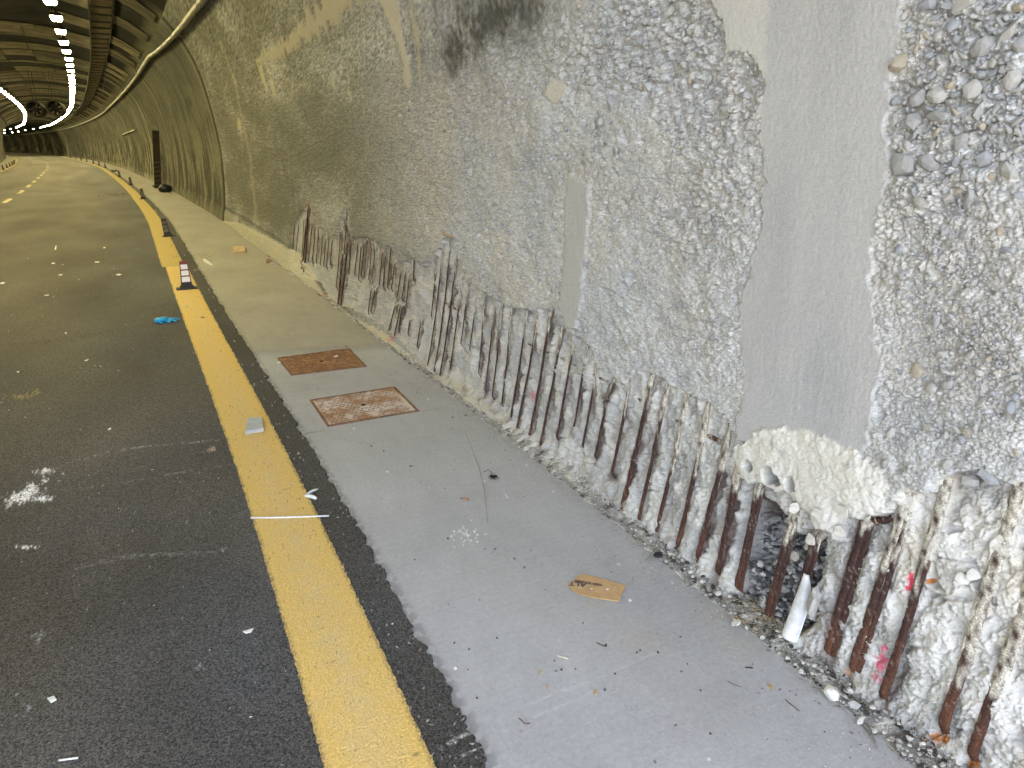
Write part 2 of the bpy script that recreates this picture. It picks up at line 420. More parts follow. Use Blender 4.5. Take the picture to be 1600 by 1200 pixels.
# ---- left kerb walkway
yk = np.concatenate([np.linspace(-10, 40, 30), np.linspace(42, 255, 140)])
def strip(name, xs_, zs_, mat, colr, ys=yk, nz=.15):
    V = []; C = []
    for x_, z_ in zip(xs_, zs_):
        V.append(np.stack([x_ + dx(ys), ys, np.full_like(ys, z_)], -1)); C.append(np.array(colr)[None] * (1 + nz * perlin(ys * .9, ys * 0 + x_, 3))[:, None])
    return mesh_np(name, np.array(V), grid_faces(len(xs_), len(ys))[:, ::-1], mat, np.array(C))
lk = link('sidewalk', strip('sidewalk', [-7.0, -6.6, -6.02, -6.0], [.12, .12, .12, -.05], M_walk, (.30, .28, .23)))
tag(lk, 'narrow raised walkway along the far left tunnel wall', kind='structure')

# ---- yellow edge line (two overlapping passes of paint), laid on the relief of the road
def paint(name, xa_, xb_, ys, nc_, label, seed=1, worn=.85, pc1=(.74, .515, .165), pc2=(.64, .51, .29)):
    sx_ = np.linspace(0, 1, nc_)
    ja = .004 * fbm(ys * 30, ys * 0 + 1, 3, seed) + .003 * perlin(ys * 120, ys * 0 + 2, seed); jb = .004 * fbm(ys * 30, ys * 0 + 5, 3, seed) + .003 * perlin(ys * 120, ys * 0 + 8, seed)
    X = (xa_ + dx(ys) + ja)[:, None] * (1 - sx_) + (xb_ + dx(ys) + jb)[:, None] * sx_; Y = np.repeat(ys[:, None], nc_, 1)
    fd = np.clip(.006 / np.clip(np.gradient(Y, axis=0), 1e-4, 9), 0, 1)
    Z = road_h(X, Y, fd) + .0042
    mid = np.clip(1 - np.abs(sx_ - .5) * 2.3, 0, 1)[None]
    C = np.empty(X.shape + (3,)); 
    k = np.clip(.45 * mid + .30 * perlin(X * 18, Y * 18, seed + 4) + .25 * perlin(X * 120, Y * 120, seed + 5), 0, 1)[..., None] * worn
    C[:] = np.array(pc1) * (1 - k) + np.array(pc2) * k
    ee = np.minimum(sx_, 1 - sx_)[None] * (xb_ - xa_); ke = (sst(.020, .0, ee) * np.clip(.45 + 1.2 * perlin(X * 130, Y * 130, seed + 11), 0, 1))[..., None] * .9; C = C * (1 - ke) + .075 * ke
    sc_ = (perlin(X * 150, Y * 150, seed + 9) > .68)[..., None]
    C = np.where(sc_, C * .35, C)
    for (px, py, r_) in [(380, 770, .012), (445, 768, .02), (438, 775, .012), (415, 886, .01), (520, 1040, .012), (650, 1185, .02)]:
        g = gnd(px, py); d = np.hypot((X - g[0]) * 1.0, (Y - g[1]) * 2.2); kk = (sst(r_, r_ * .3, d + .006 * perlin(X * 90, Y * 90, 3)) * .6)[..., None]; C = C * (1 - kk) + np.array([.15, .11, .06]) * kk
    o = link(name, mesh_np(name, np.stack([X, Y, Z], -1), grid_faces(*X.shape), M_line, C)); tag(o, label, kind='structure'); return o
ysn = yr[(yr < 11.2)]; ysf = yr[(yr > 10.6)]
ysn = ysn[ysn > -3]
paint('road_marking', .195, .468, ysn, 90, 'broad worn yellow edge line beside the walkway, nearest length')
paint('road_marking', .150, .440, np.clip(ysf, 11.15, 400), 24, 'yellow edge line beside the cones, running into the tunnel', 3, .5, (.54, .40, .13), (.42, .34, .17))
paint('road_marking', -5.93, -5.72, yk[yk > 20], 6, 'yellow edge line along the left kerb', 5, .4, (.5, .38, .12))
for i, y_ in enumerate([27.2, 32.4, 37, 41.5, 46.3, 51, 55.5, 61, 67.5, 75, 84, 94, 105, 118]):
    ys = np.linspace(y_ - (1.1 if i else 1.0), y_ + 1.1, 6)
    o = paint('lane_dash', -3.33, -3.18, ys, 3, '%s short yellow centre dash counted from the camera' % ['first', 'second', 'third', 'fourth', 'fifth', 'sixth', 'seventh', 'eighth', 'ninth', 'tenth', 'eleventh', 'twelfth', 'thirteenth', 'fourteenth'][i], 7, .2, (.66, .57, .30))
    o['group'] = 'yellow centre line dashes'

# ================================================================ RIGHT WALL
RW = empty('wall_right', (0, 0, 0))
tag(RW, 'curved concrete tunnel wall with stripped base and bare rusty reinforcement', kind='structure')
# -- reinforcement bars measured in the photograph: top, bottom, radius, cream fraction (upper), rust, double
BARS = [  # (tx,ty,bx,by, r, cream, bright, double)
 (1586, 765, 1458, 1150, .0110, .88, .7, 0), (1612, 900, 1504, 1198, .0110, .72, .7, 0), (1480, 745, 1364, 1105, .0100, .50, .6, 0),
 (1422, 765, 1318, 1060, .0095, .52, .8, 1), (1350, 815, 1280, 1032, .0100, .04, .8, 1), (1268, 843, 1222, 990, .0085, .05, .4, 1),
 (1240, 785, 1190, 972, .0090, .42, .5, 1), (1178, 763, 1144, 930, .0085, .12, .6, 1), (1153, 700, 1112, 905, .0110, .42, .35, 0),
 (1140, 668, 1074, 886, .0100, .35, .6, 0), (1104, 635, 1046, 863, .0095, .45, .8, 0), (1072, 617, 1013, 842, .0085, .60, .5, 0),
 (1041, 608, 986, 821, .0080, .55, .6, 0), (1020, 590, 958, 803, .0105, .40, .7, 0), (984, 587, 946, 747, .0075, .68, .2, 0),
 (950, 605, 920, 719, .0070, .15, .15, 0), (928, 578, 902, 704, .0060, .55, .2, 0), (916, 531, 886, 681, .0055, .55, .1, 0),
 (893, 540, 860, 690, .0065, .35, .2, 0), (878, 510, 833, 705, .0075, .38, .4, 0), (860, 489, 815, 699, .0085, .35, .5, 0),
 (841, 495, 793, 690, .0070, .40, .5, 0), (821, 489, 787, 672, .0065, .30, .2, 0), (794, 480, 778, 640, .0055, .60, .2, 0),
 (779, 480, 763, 627, .0055, .62, .1, 0), (769, 465, 751, 618, .0050, .62, .1, 0), (752, 465, 742, 590, .0045, .70, .2, 0),
 (740, 468, 727, 552, .0045, .62, .1, 0), (730, 442, 712, 542, .0050, .62, .5, 0), (719, 441, 694, 588, .0055, .50, .3, 0),
 (712, 408, 677, 600, .0070, .30, .3, 0), (704, 380, 668, 594, .0070, .30, .2, 0), (692, 387, 658, 585, .0060, .35, .2, 0),
 (679, 402, 668, 500, .0050, .50, .5, 0), (656, 500, 647, 545, .0060, .1, .0, 0)]
FAR = [(460, 341, 454, 395), (467, 350, 458, 402), (474, 345, 466, 430), (482, 320, 470, 444), (479, 345, 467, 440), (488, 347, 478, 410), (493, 353, 484, 412), (498, 355, 490, 414), (504, 368, 497, 416), (509, 371, 502, 418), (514, 367, 506, 420), (518, 374, 512, 415),
       (531, 365, 521, 452), (542, 324, 533, 398), (545, 372, 527, 484), (534, 398, 525, 486), (548, 374, 541, 430), (558, 380, 550, 432), (563, 382, 556, 440), (568, 380, 560, 434), (573, 371, 565, 436), (579, 385, 572, 440), (584, 388, 577, 446), (596, 396, 588, 448), (601, 395, 594, 452), (610, 383, 600, 452), (615, 411, 607, 455), (626, 424, 615, 470), (633, 427, 622, 470), (638, 432, 630, 480), (645, 405, 642, 440),
       (579, 450, 571, 492), (585, 452, 575, 490), (617, 480, 600, 523), (624, 482, 611, 527), (638, 500, 634, 525), (628, 478, 618, 520)]
for q in FAR: BARS.append((*q, (.017 if q[0] < 560 else .008) if q[3] > 480 or q[3] > 438 and q[0] < 500 else .0085 if q[0] < 570 else .007, .05, .35, 0))
bars = []
for (tx, ty, bx, by, r, cream, br, dbl) in BARS:
    a, b_ = wall(tx, ty), wall(bx, by); ym = .5 * (a[0] + b_[0])
    a[0] = a[0] * .6 + ym * .4; b_[0] = b_[0] * .6 + ym * .4
    bars.append((a, b_, r, cream * .82, br, dbl))

# -- wall sheet, near part (y -2 .. 17.9), mesh finer where it stands closer
def yang(a0, a1, n): return 1.75 * np.tan(np.linspace(math.radians(a0), math.radians(a1), n))
ycol = np.concatenate([[PORTAL_Y, -.5, -.3, -.1, .1, .25, .4], yang(15, 84.3, 900)])
ycol = ycol[ycol < 17.6]
ycol = np.concatenate([ycol, [17.72, 17.80, 17.82, 17.86]])
zrow = np.concatenate([np.linspace(-.06, 1.0, 430, endpoint=False), np.linspace(1.0, 2.15, 330, endpoint=False), np.linspace(2.15, 3.0, 80, endpoint=False), np.linspace(3.0, 4.1, 50)])
Y, Z = np.meshgrid(ycol, zrow)
Y = Y.astype(np.float32); Z = Z.astype(np.float32)
dY = np.clip(np.gradient(Y, axis=1), 1e-3, 9)
# detail of a size s fades where the sheet is too coarse for it
def fd(s): return np.clip(s / (2.2 * dY), 0, 1)
wy = Y + (.014 * fbm(Y * 14, Z * 14, 3, 2) + .007 * fbm(Y * 60, Z * 60, 3, 22)) * fd(.03); wz = Z + .014 * fbm(Y * 14, Z * 14, 3, 12) + .007 * fbm(Y * 60, Z * 60, 3, 23) * fd(.02)
wy2 = Y + .05 * perlin(Y * 5, Z * 5, 3); wz2 = Z + .03 * perlin(Y * 5, Z * 5, 4)
P_col = wpoly([(1415, -60), (1412, 60), (1400, 95), (1388, 190), (1394, 260), (1389, 290), (1374, 330), (1361, 400), (1361, 430), (1371, 500), (1378, 560), (1371, 620), (1364, 660), (1350, 712), (1290, 700), (1210, 690), (1150, 690), (1152, 650), (1166, 610), (1160, 540), (1158, 480), (1172, 430), (1180, 380), (1192, 350), (1195, 250), (1190, 180), (1198, 120), (1186, 100), (1160, 80), (1136, 80), (1133, 40), (1113, 0), (1080, -60)])
P_strip = wpoly([(890, 270), (922, 290), (922, 330), (914, 400), (910, 470), (900, 512), (886, 512), (876, 480), (884, 400), (886, 330)])
P_bit = wpoly([(862, 122), (884, 130), (888, 146), (868, 164), (852, 148)])
P_s1 = wpoly([(398, 92), (408, 84), (440, 66), (480, 30), (505, 0), (530, -20), (600, -20), (600, 0), (545, 8), (527, 32), (505, 48), (470, 68), (440, 92), (415, 98)])
P_s2 = wpoly([(590, -10), (622, -10), (632, 60), (640, 95), (644, 120), (640, 142), (632, 134), (632, 100), (622, 62), (604, 30)])
P_lump = wpoly([(1146, 702), (1180, 678), (1210, 668), (1255, 670), (1290, 680), (1340, 705), (1384, 735), (1386, 795), (1345, 815), (1318, 800), (1300, 845), (1278, 820), (1258, 800), (1240, 775), (1215, 768), (1190, 758), (1152, 740)])
P_rec = wpoly([(452, 405), (458, 350), (482, 318), (492, 350), (522, 372), (540, 318), (548, 372), (575, 370), (600, 392), (610, 382), (622, 412), (645, 404), (658, 415), (678, 398), (690, 380), (706, 366), (716, 405), (732, 438), (760, 462), (795, 480), (822, 484), (862, 482), (884, 518), (918, 536), (938, 578), (972, 598), (984, 582), (1022, 584), (1045, 602), (1073, 612), (1106, 630), (1128, 648), (1145, 675), (1152, 720), (1200, 748), (1250, 780), (1290, 800), (1345, 812), (1385, 795), (1418, 758), (1450, 770), (1480, 742), (1530, 738), (1592, 756), (1680, 770), (1700, 1330), (1400, 1330), (1330, 1085), (1150, 950), (1000, 842), (935, 785), (860, 712), (810, 690), (760, 640), (700, 600), (668, 575), (600, 510), (545, 480), (520, 478), (500, 440), (460, 425)])
P_cav = wpoly([(1158, 770), (1196, 785), (1215, 808), (1226, 830), (1256, 830), (1268, 862), (1276, 920), (1262, 960), (1230, 990), (1180, 965), (1138, 930), (1140, 860), (1150, 820)])
P_wht = wpoly([(1330, 1100), (1400, 760), (1480, 790), (1530, 800), (1600, 790), (1720, 790), (1720, 1250), (1560, 1300), (1500, 1200), (1470, 1090), (1400, 990), (1360, 960)])
P_ledge = wpoly([(345, 345), (380, 350), (440, 382), (470, 400), (520, 480), (600, 520), (668, 585), (720, 600), (770, 640), (830, 700), (900, 750), (960, 800), (940, 812), (820, 725), (700, 632), (600, 560), (500, 470), (450, 440), (400, 390), (345, 355)])
s_col = sdist(P_col, wy, wz); s_strip = sdist(P_strip, wy, wz); s_rec = sdist(P_rec, wy, wz + .008 * perlin(Y * 30, Z * 3, 6)); s_lump = sdist(P_lump, wy + .013 * fbm(Y * 14, Z * 14, 4, 191), wz + .013 * fbm(Y * 14, Z * 14, 4, 192))
s_cav = sdist(P_cav, wy2, wz2); s_wht = sdist(P_wht, wy2, wz2); s_led = sdist(P_ledge, wy, wz); s_bit = sdist(P_bit, wy, wz)
s_s1 = sdist(P_s1, wy, wz + .10 * perlin(Y * 7, Z * 1.5, 8) + .06 * perlin(Y * 22, Z * 3, 9)); s_s2 = sdist(P_s2, wy + .02 * perlin(Y * 9, Z * 5, 4), wz + .05 * perlin(Y * 22, Z * 3, 9))
col_m = sst(.002, -.002, s_col); strip_m = sst(.010, -.004, s_strip) * .9; rec_m = sst(.004, -.008, s_rec); lump_m = sst(.006, -.010, s_lump)
cav_m = sst(.02, -.05, s_cav); wht_m = sst(.06, -.06, s_wht + .08 * fbm(Y * 8, Z * 8, 3, 41)); bit_m = sst(.004, -.006, s_bit)
s1_m = sst(.02, -.02, s_s1) * (Y > 4); s2_m = sst(.01, -.01, s_s2)
rec_m = rec_m * (1 - lump_m)
# coarse aggregate regions
def blob(px, py, ry, rz):
    g = wall(px, py); return np.exp(-(((Y - g[0]) / ry) ** 2 + ((Z - g[1]) / rz) ** 2))
coarse = np.clip(1.0 * blob(1530, 150, .17, .42) + .7 * blob(1440, 260, .10, .2) + .9 * blob(1080, 60, .35, .25) + .8 * blob(960, 70, .4, .16) + .6 * blob(1130, 240, .25, .25) + .4 * blob(1050, 340, .2, .15) + .30 * blob(800, 130, .5, .2) + .45 * fbm(Y * 2.2, Z * 3, 3, 77) + .22, 0.05, 1.2)
coarse = coarse * sst(7, 4.5, Y)
f1, f2, cid = worley(Y * 26 + .4 * perlin(Y * 30, Z * 30, 1), Z * 34 + .4 * perlin(Y * 30, Z * 30, 2), 1)
dome1 = np.sqrt(np.clip(1 - f1 * f1 * 1.5, 0, 1)) * sst(0, .22, f2 - f1) * (cid > .35)
g1_, g2_, gid = worley(Y * 62, Z * 76, 5)
dome2 = np.sqrt(np.clip(1 - g1_ * g1_ * 1.5, 0, 1)) * sst(0, .2, g2_ - g1_)
h1_, h2_, hid = worley(Y * 130, Z * 150, 7)
dome3 = np.sqrt(np.clip(1 - h1_ * h1_ * 1.4, 0, 1))
h = .012 * fbm(Y * 2.5, Z * 3.5, 3, 50) * sst(9, 5, Y) + .008 * perlin(Y * 9, Z * 11, 55) * sst(10, 6, Y)
h = h + fd(.036) * coarse * (.016 * dome1 - .008) + fd(.016) * (.0078 * dome2 - .004) * (.55 + .6 * coarse) + fd(.006) * .0042 * dome3 + fd(.003) * .0034 * perlin(Y * 230, Z * 230, 60) + .004 * perlin(Y * 34, Z * 48, 161)
h = h + .0035 * np.minimum(perlin(Y * 22, Z * 26, 66), 0) * fd(.04)
pits = sst(.45, .75, perlin(Y * 11, Z * 14, 70)) * sst(7, 5, Y); h = h - .014 * pits * fd(.06)
# smooth render
hs_ = .009 + .0010 * perlin(Y * 190, Z * 150, 63) * fd(.006) + .003 * perlin(Y * 3, Z * 3, 64) + .0008 * perlin(Y * 90, Z * 40, 67) + .003 * sst(.02, 0, -s_col) * perlin(Y * 50, Z * 50, 68)
h = h * (1 - col_m) + hs_ * col_m
h = h * (1 - strip_m) + (.013 + .0016 * perlin(Y * 130, Z * 8, 71)) * strip_m
for m_ in (bit_m, s1_m, s2_m): h = h * (1 - m_) + (.010 + .0012 * perlin(Y * 40, Z * 9, 72)) * m_
# stripped zone
r1, r2, rid = worley(Y * 9 + .6 * perlin(Y * 12, Z * 12, 6), Z * 9 + .6 * perlin(Y * 12, Z * 12, 7), 9)
fac_ = perlin(Y * 16, Z * 14, 80); lay = np.round((fbm(Y * 14, Z * 12, 4, 81) + .2) * 4) / 4
lay2 = np.round((fbm(Y * 7, Z * 6, 5, 281, .6) + .2) * 3) / 3; crk = sst(.05, .0, np.abs(fbm(Y * 9, Z * 8, 4, 283))) + .7 * sst(.05, .0, np.abs(fbm(Y * 24, Z * 22, 3, 284)))
hr = -.036 - .005 * (rid - .5) + .002 * fbm(Y * 11, Z * 9, 3, 82) + .016 * lay2 - .005 * crk + (.012 * lay + .003 * dome2 * fd(.012) + .004 * perlin(Y * 120, Z * 110, 84) * fd(.006) + .003 * dome3 * fd(.006)) * (1 - .6 * wht_m) + .004 * np.round(fbm(Y * 6, Z * 5, 2, 86) * 3) / 3 * wht_m
fw2 = .4 * perlin(Y * 20, Z * 20, 171); hr = hr + .006 * facets(Y * 9 + fw2, Z * 8 + fw2, 5, .8) + .008 * facets(Y * 24 + fw2, Z * 22 + fw2, 6, 1.) * fd(.03) * .7
hr = hr - .012 * sst(.18, .06, r2 - r1) * sst(.1, -.1, perlin(Y * 4, Z * 4, 88))
hr = hr + wht_m * (.006 + .006 * facets(Y * 5 + fw2, Z * 4 + fw2, 8, .8))
hr = hr - .035 * sst(.42, .55, perlin(Y * 10, Z * 12, 89) + .2 * perlin(Y * 40, Z * 40, 87)) * wht_m
hr = hr - cav_m * (.13 + .05 * facets(Y * 16 + fw2, Z * 16 + fw2, 9, 1.2) - .03 * dome1)
# concrete banks up beside each bar; a groove opens right beside it
bank = np.zeros(Y.shape, np.float32); bd = np.full(Y.shape, 9., np.float32); btop = np.zeros(Y.shape, np.float32)
for (a, b_, r, cream, br, dbl) in bars:
    if a[0] > 9.5: continue
    P = np.array([a, b_]); lo, hi = np.searchsorted(ycol, min(a[0], b_[0]) - .12), np.searchsorted(ycol, max(a[0], b_[0]) + .12)
    d = sdist(P, Y[:, lo:hi], Z[:, lo:hi], False) - r * (1.8 if dbl else 1.)
    bd[:, lo:hi] = np.minimum(bd[:, lo:hi], d)
    tt = (a[1] - Z[:, lo:hi]) / max(a[1] - b_[1], .01)
    bk = sst(.018, .002, d + .006 * perlin(Y[:, lo:hi] * 60, Z[:, lo:hi] * 14, 93)) * sst(.08, -.10, tt - cream - .10 * perlin(Y[:, lo:hi] * 30, Z[:, lo:hi] * 12, 94)) * (cream > .15)
    bank[:, lo:hi] = np.maximum(bank[:, lo:hi], bk * (.6 + .5 * perlin(Z[:, lo:hi] * 9, Y[:, lo:hi] * 30, 95)))
hr = hr - .012 * sst(.022, .004, bd + .006 * perlin(Y * 50, Z * 14, 90)) * sst(-.3, .5, perlin(Y * 15, Z * 5, 92) + .25) * (1 - .7 * wht_m) * (1 - np.clip(bank * 1.5, 0, 1))
bank = np.clip(bank, 0, 1) * (1 - .75 * sst(2.2, 3.0, Y)); hr = hr * (1 - bank) + bank * (-.022 + .006 * wht_m + .002 * perlin(Y * 40, Z * 10, 165))
h = h * (1 - rec_m) + hr * rec_m
# recess fades out towards the foot, where the wall keeps a bank of mortar
foot = sst(.13, .03, Z + .03 * perlin(Y * 5, Z * 0, 95)) * sst(.8, 1.6, Y)
h = h + foot * rec_m * .014
fw = .35 * perlin(Y * 22, Z * 22, 170); lump_h = .012 + .005 * facets(Y * 6 + fw * .4, Z * 5 + fw * .4, 3, .8) + .006 * lay2 + .0025 * lay - .0022 * crk + .0010 * perlin(Y * 90, Z * 80, 97) + .007 * sst(0, .05, -s_lump)
h = h * (1 - lump_m) + lump_h * lump_m
holes = np.zeros(Y.shape, np.float32)
for (px, py, rr_) in [(1172, 728, .020), (1205, 742, .026), (1216, 750, .018), (1239, 757, .022)]:
    g = wall(px, py); holes = np.maximum(holes, sst(1.15, .75, np.hypot((Y - g[0]), (Z - g[1]) * .9) / rr_ + .25 * perlin(Y * 50, Z * 50, 98)))
h = h - holes * .075
led_m = sst(.02, -.01, s_led) * (Y > 2.2)
h = h + led_m * (.028 + .006 * perlin(Y * 4, Z * 20, 99))
h = h - .05 * np.exp(-((Y - 17.80) / .035) ** 2)
base_far = sst(10, 14, Y) * sst(.28, .16, Z + .03 * perlin(Y * 1.3, Z * 0, 3)); h = h + .022 * base_far + .006 * base_far * perlin(Y * 6, Z * 14, 174)
X = prof(Z) + dx(Y); sl_ = pslope(Z); nl = 1 / np.sqrt(1 + sl_ ** 2)
Xd = X - h * nl; Zd = Z + h * nl * sl_
Zd = np.where(Z > 4.05, Z, Zd)
# -- colour of the wall (own colour of the materials, stains and coats)
C = np.empty(Y.shape + (3,), np.float32)
b = .50 * (1 + .10 * fbm(Y * 1.6, Z * 2.2, 4, 101) + .20 * (gid - .5) + .18 * (hid - .5) + .10 * perlin(Y * 22, Z * 30, 162))
t = np.clip(.5 + .9 * fbm(Y * 1.8, Z * 2.0, 3, 105), 0, 1)[..., None]
C[:] = b[..., None] * (np.array([1.03, 1.0, .94]) * t + np.array([.97, .99, 1.0]) * (1 - t))
st = ((cid > .86) * sst(.9, .2, f1 / .7) * np.clip(coarse, 0, 1) * sst(.0, .25, dome1))[..., None]
C = C * (1 - st * .8) + np.array([.30, .315, .335]) * st * .8
st = ((cid > .80) & (cid < .86))[..., None] * (dome1 * np.clip(coarse, 0, 1))[..., None]
C = C * (1 - st * .6) + np.array([.48, .46, .41]) * st * .6
rb = (sst(.75, .95, perlin(Y * 13, Z * 13, 107)) * coarse * .6)[..., None]; C = C * (1 - rb) + np.array([.26, .16, .09]) * rb
def mixc(m, colr):
    global C
    m = np.clip(m, 0, 1)[..., None]; C = C * (1 - m) + np.array(colr, np.float32) * m
# dark traffic film and damp patches
dirt = .75 * blob(735, 40, .62, .30) + .45 * blob(690, 70, .6, .22) + .7 * blob(445, 260, 1.3, .55) + .5 * blob(470, 330, .9, .25) + .4 * blob(830, 10, .5, .15) + .28 * blob(850, 260, .4, .12) + .25 * blob(1120, 20, .2, .1)
dirt = dirt * np.clip(.75 + .8 * fbm(Y * 3, Z * 3.5, 4, 110) + .5 * perlin(Y * 28, Z * 24, 112), 0, 1.5)
mixc(dirt, (.085, .085, .075))
streak = fbm(Y * 5, Z * .7, 4, 115)
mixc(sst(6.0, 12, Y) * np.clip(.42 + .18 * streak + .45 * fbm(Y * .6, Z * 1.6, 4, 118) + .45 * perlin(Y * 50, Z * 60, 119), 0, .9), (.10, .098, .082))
mixc(sst(8, 13, Y) * sst(.40, .6, fbm(Y * 5, Z * .8, 4, 119)) * sst(2.2, 1.2, Z) * .6, (.34, .31, .21))
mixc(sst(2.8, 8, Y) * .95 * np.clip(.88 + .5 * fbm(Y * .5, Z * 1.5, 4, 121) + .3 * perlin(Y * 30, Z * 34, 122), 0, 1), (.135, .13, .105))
mixc(sst(9, 14, Y) * sst(2.6, 3.2, Z) * .35, (.12, .12, .10)); sl3 = (Y - 9.8) - (Z - 2.6) * 4; mixc(sst(.25, .05, np.abs(Y - 13.6 + .3 * perlin(Z * 2, Y * .3, 8))) * sst(7, 8, Y) * .5 * (Z < 3.2), (.33, .30, .22))
C *= (1 + np.clip(rng.normal(size=Y.shape), -1.8, 2.2) * (.13 + .17 * sst(2.8, 6, Y)))[..., None]
# smooth render, with its bluish lower end and pale torn rim
mixc(col_m, (.435, .433, .428)); cs = fbm(Y * 6, Z * 1.4, 4, 125)
mixc(col_m * np.clip(.28 * cs + .10, 0, .35), (.27, .275, .29)); mixc(col_m * .35 * blob(1270, 600, .2, .22) * np.clip(.6 + perlin(Y * 70, Z * 7, 126), 0, 1), (.25, .275, .31))
mixc(col_m * sst(-.01, .02, Y - wall(1203, 50)[0] + .01 * perlin(Z * 20, Y, 5)) * (Z > 1.6) * .8, (.52, .51, .475))
mixc(sst(.008, .0, np.abs(s_col + .004 * perlin(Y * 60, Z * 60, 5))) * (Y < 1.62) * np.clip(.25 + 1.3 * perlin(Y * 45, Z * 30, 127), 0, 1) * (Z > .7), (.55, .55, .55))
mixc(strip_m, (.41, .405, .385)); mixc(bit_m, (.56, .535, .48)); mixc(s1_m * .85, (.36, .32, .24)); mixc(s2_m * .85, (.46, .42, .33))
for q in [(520, 130, .05, .08), (548, 150, .04, .10), (410, 120, .22, .18), (425, 130, .12, .16), (375, 195, .25, .12), (650, 60, .04, .2), (655, 105, .03, .06)]:
    g = wall(q[0], q[1]); e = np.hypot((Y - g[0]) / q[2], (Z - g[1]) / q[3]) + .8 * perlin(Y * 18, Z * 2.5, int(q[0])); mixc(sst(1, .75, e) * .8, (.44, .40, .29))
# stripped zone: grey broken concrete with lime bloom
lime = sst(.05, .45, fbm(Y * 7, Z * 6, 4, 130) + .22 + .5 * wht_m - .6 * cav_m)
lime = lime * (1 - .15 * sst(2.4, 3.6, Y)) * sst(5.8, 4.0, Y * .9) + .45 * sst(.0, .5, fbm(Y * 5, Z * 5, 3, 131)) * sst(4, 6, Y)
mixc(rec_m * .9, (.43, .425, .41)); mixc(rec_m * np.clip(lime, 0, 1) * .9, (.57, .56, .53)); mixc(rec_m * np.clip(crk, 0, 1) * .25, (.30, .29, .27)); mixc(rec_m * (lay2 < -.1) * .35, (.36, .35, .33))
mixc(rec_m * wht_m * sst(.2, -.2, perlin(Y * 9, Z * 8, 132)) * .7, (.66, .65, .63))
mixc(rec_m * wht_m * sst(.25, .6, perlin(Y * 7, Z * 3, 133)) * .5, (.60, .54, .42)); mixc(rec_m * cav_m * .7, (.33, .33, .335))
mixc(rec_m * cav_m * sst(.4, .7, perlin(Y * 20, Z * 20, 134)), (.42, .43, .46))
mixc(lump_m, (.62, .61, .565)); mixc(lump_m * sst(.1, .5, perlin(Y * 8, Z * 5, 135)) * .5, (.66, .65, .62)); mixc(lump_m * sst(.5, .75, perlin(Y * 22, Z * 20, 136)) * .8, (.40, .41, .42)); lw1, lw2, lwi = worley(Y * 8 + .5 * perlin(Y * 20, Z * 20, 181), Z * 5 + .5 * perlin(Y * 20, Z * 20, 182), 12); mixc(lump_m * sst(.035, .0, lw2 - lw1) * .6, (.30, .29, .26)); mixc(lump_m * (lwi > .6) * .3, (.52, .50, .44)); mixc(holes, (.33, .33, .34))
mixc(rec_m * np.clip(bank * 1.3, 0, 1) * .85, (.62, .60, .545)); mixc(rec_m * sst(.3, .8, bank) * sst(.15, .5, perlin(Y * 26, Z * 3, 164)) * .6, (.55, .47, .33))
# rust bleeding out beside the bars
rs = sst(.030, .004, bd + .014 * perlin(Y * 45, Z * 9, 137)) * rec_m * sst(-.15, .25, perlin(Y * 10, Z * 4, 138)) * (1 - .8 * wht_m) * (1 - np.clip(bank, 0, 1))
mixc(rs * .85, (.10, .06, .05))
orange = np.zeros(Y.shape, np.float32)
for (px, py, r_) in [(1455, 1160, .022), (1512, 1195, .028), (1312, 1055, .012), (1440, 910, .008), (1433, 1160, .008)]:
    g = wall(px, py); orange = np.maximum(orange, sst(1, .5, np.hypot(Y - g[0], Z - g[1]) / r_ + .8 * perlin(Y * 55, Z * 55, 139)))
mixc(orange, (.42, .17, .05))
fr = sst(5.2, 6.0, Y) * sst(9.6, 9.2, Y) * rec_m * sst(-.35, .3, perlin(Y * 12, Z * 3.5, 140) + .25 * perlin(Y * 40, Z * 8, 141)) * sst(.28, .45, Z)
mixc(fr * .45, (.22, .14, .095)); mixc(fr * sst(.25, .5, perlin(Y * 18, Z * 5, 142)) * .6, (.08, .05, .04))
mixc(led_m * .85, (.50, .47, .38)); mixc(led_m * sst(.2, .6, perlin(Y * 9, Z * 9, 143)) * .8, (.58, .46, .28)); mixc(led_m * sst(.3, .5, perlin(Y * 14, Z * 8, 144)) * (Y > 3) * (Y < 4.6) * .9, (.16, .10, .07))
mixc(base_far * .5 * np.clip(.6 + perlin(Y * 3, Z * 8, 172) + .6 * perlin(Y * 22, Z * 30, 173), 0, 1), (.38, .35, .26)); mixc(sst(9, 12, Y) * np.exp(-((Z - .30 + .03 * perlin(Y * 2, Z, 1)) / .03) ** 2) * .6, (.06, .06, .05))
mixc(foot * rec_m * .5, (.45, .44, .41))
def red(px, py, ry, rz, s, tilt, colr=(.72, .08, .13)):
    g = wall(px, py); e = np.hypot((Y - g[0] - (Z - g[1]) * tilt) / ry, (Z - g[1]) / rz) + .55 * perlin(Y * 60, Z * 50, 145) + .3 * perlin(Y * 160, Z * 160, 146)
    mixc(sst(1, .35, e) * s, colr)
red(1412, 912, .012, .045, .95, .0); red(1366, 1035, .020, .060, .9, .02, (.66, .15, .22)); red(1360, 1060, .022, .03, .4, 0, (.66, .2, .27)); red(826, 618, .030, .045, .75, 0, (.62, .16, .20))
red(507, 466, .06, .09, .9, 0, (.55, .13, .06)); red(612, 530, .05, .06, .5, 0, (.5, .14, .16)); red(480, 320, .15, .10, .3, 0, (.4, .12, .08))
grain = 1 - .45 * col_m - .4 * strip_m; grain = grain * (1 - .45 * rec_m * np.clip(lime, 0, 1)) * (1 - .70 * lump_m) * (1 - .5 * s1_m) * (1 - .5 * s2_m)
C = np.concatenate([C, grain[..., None]], -1)
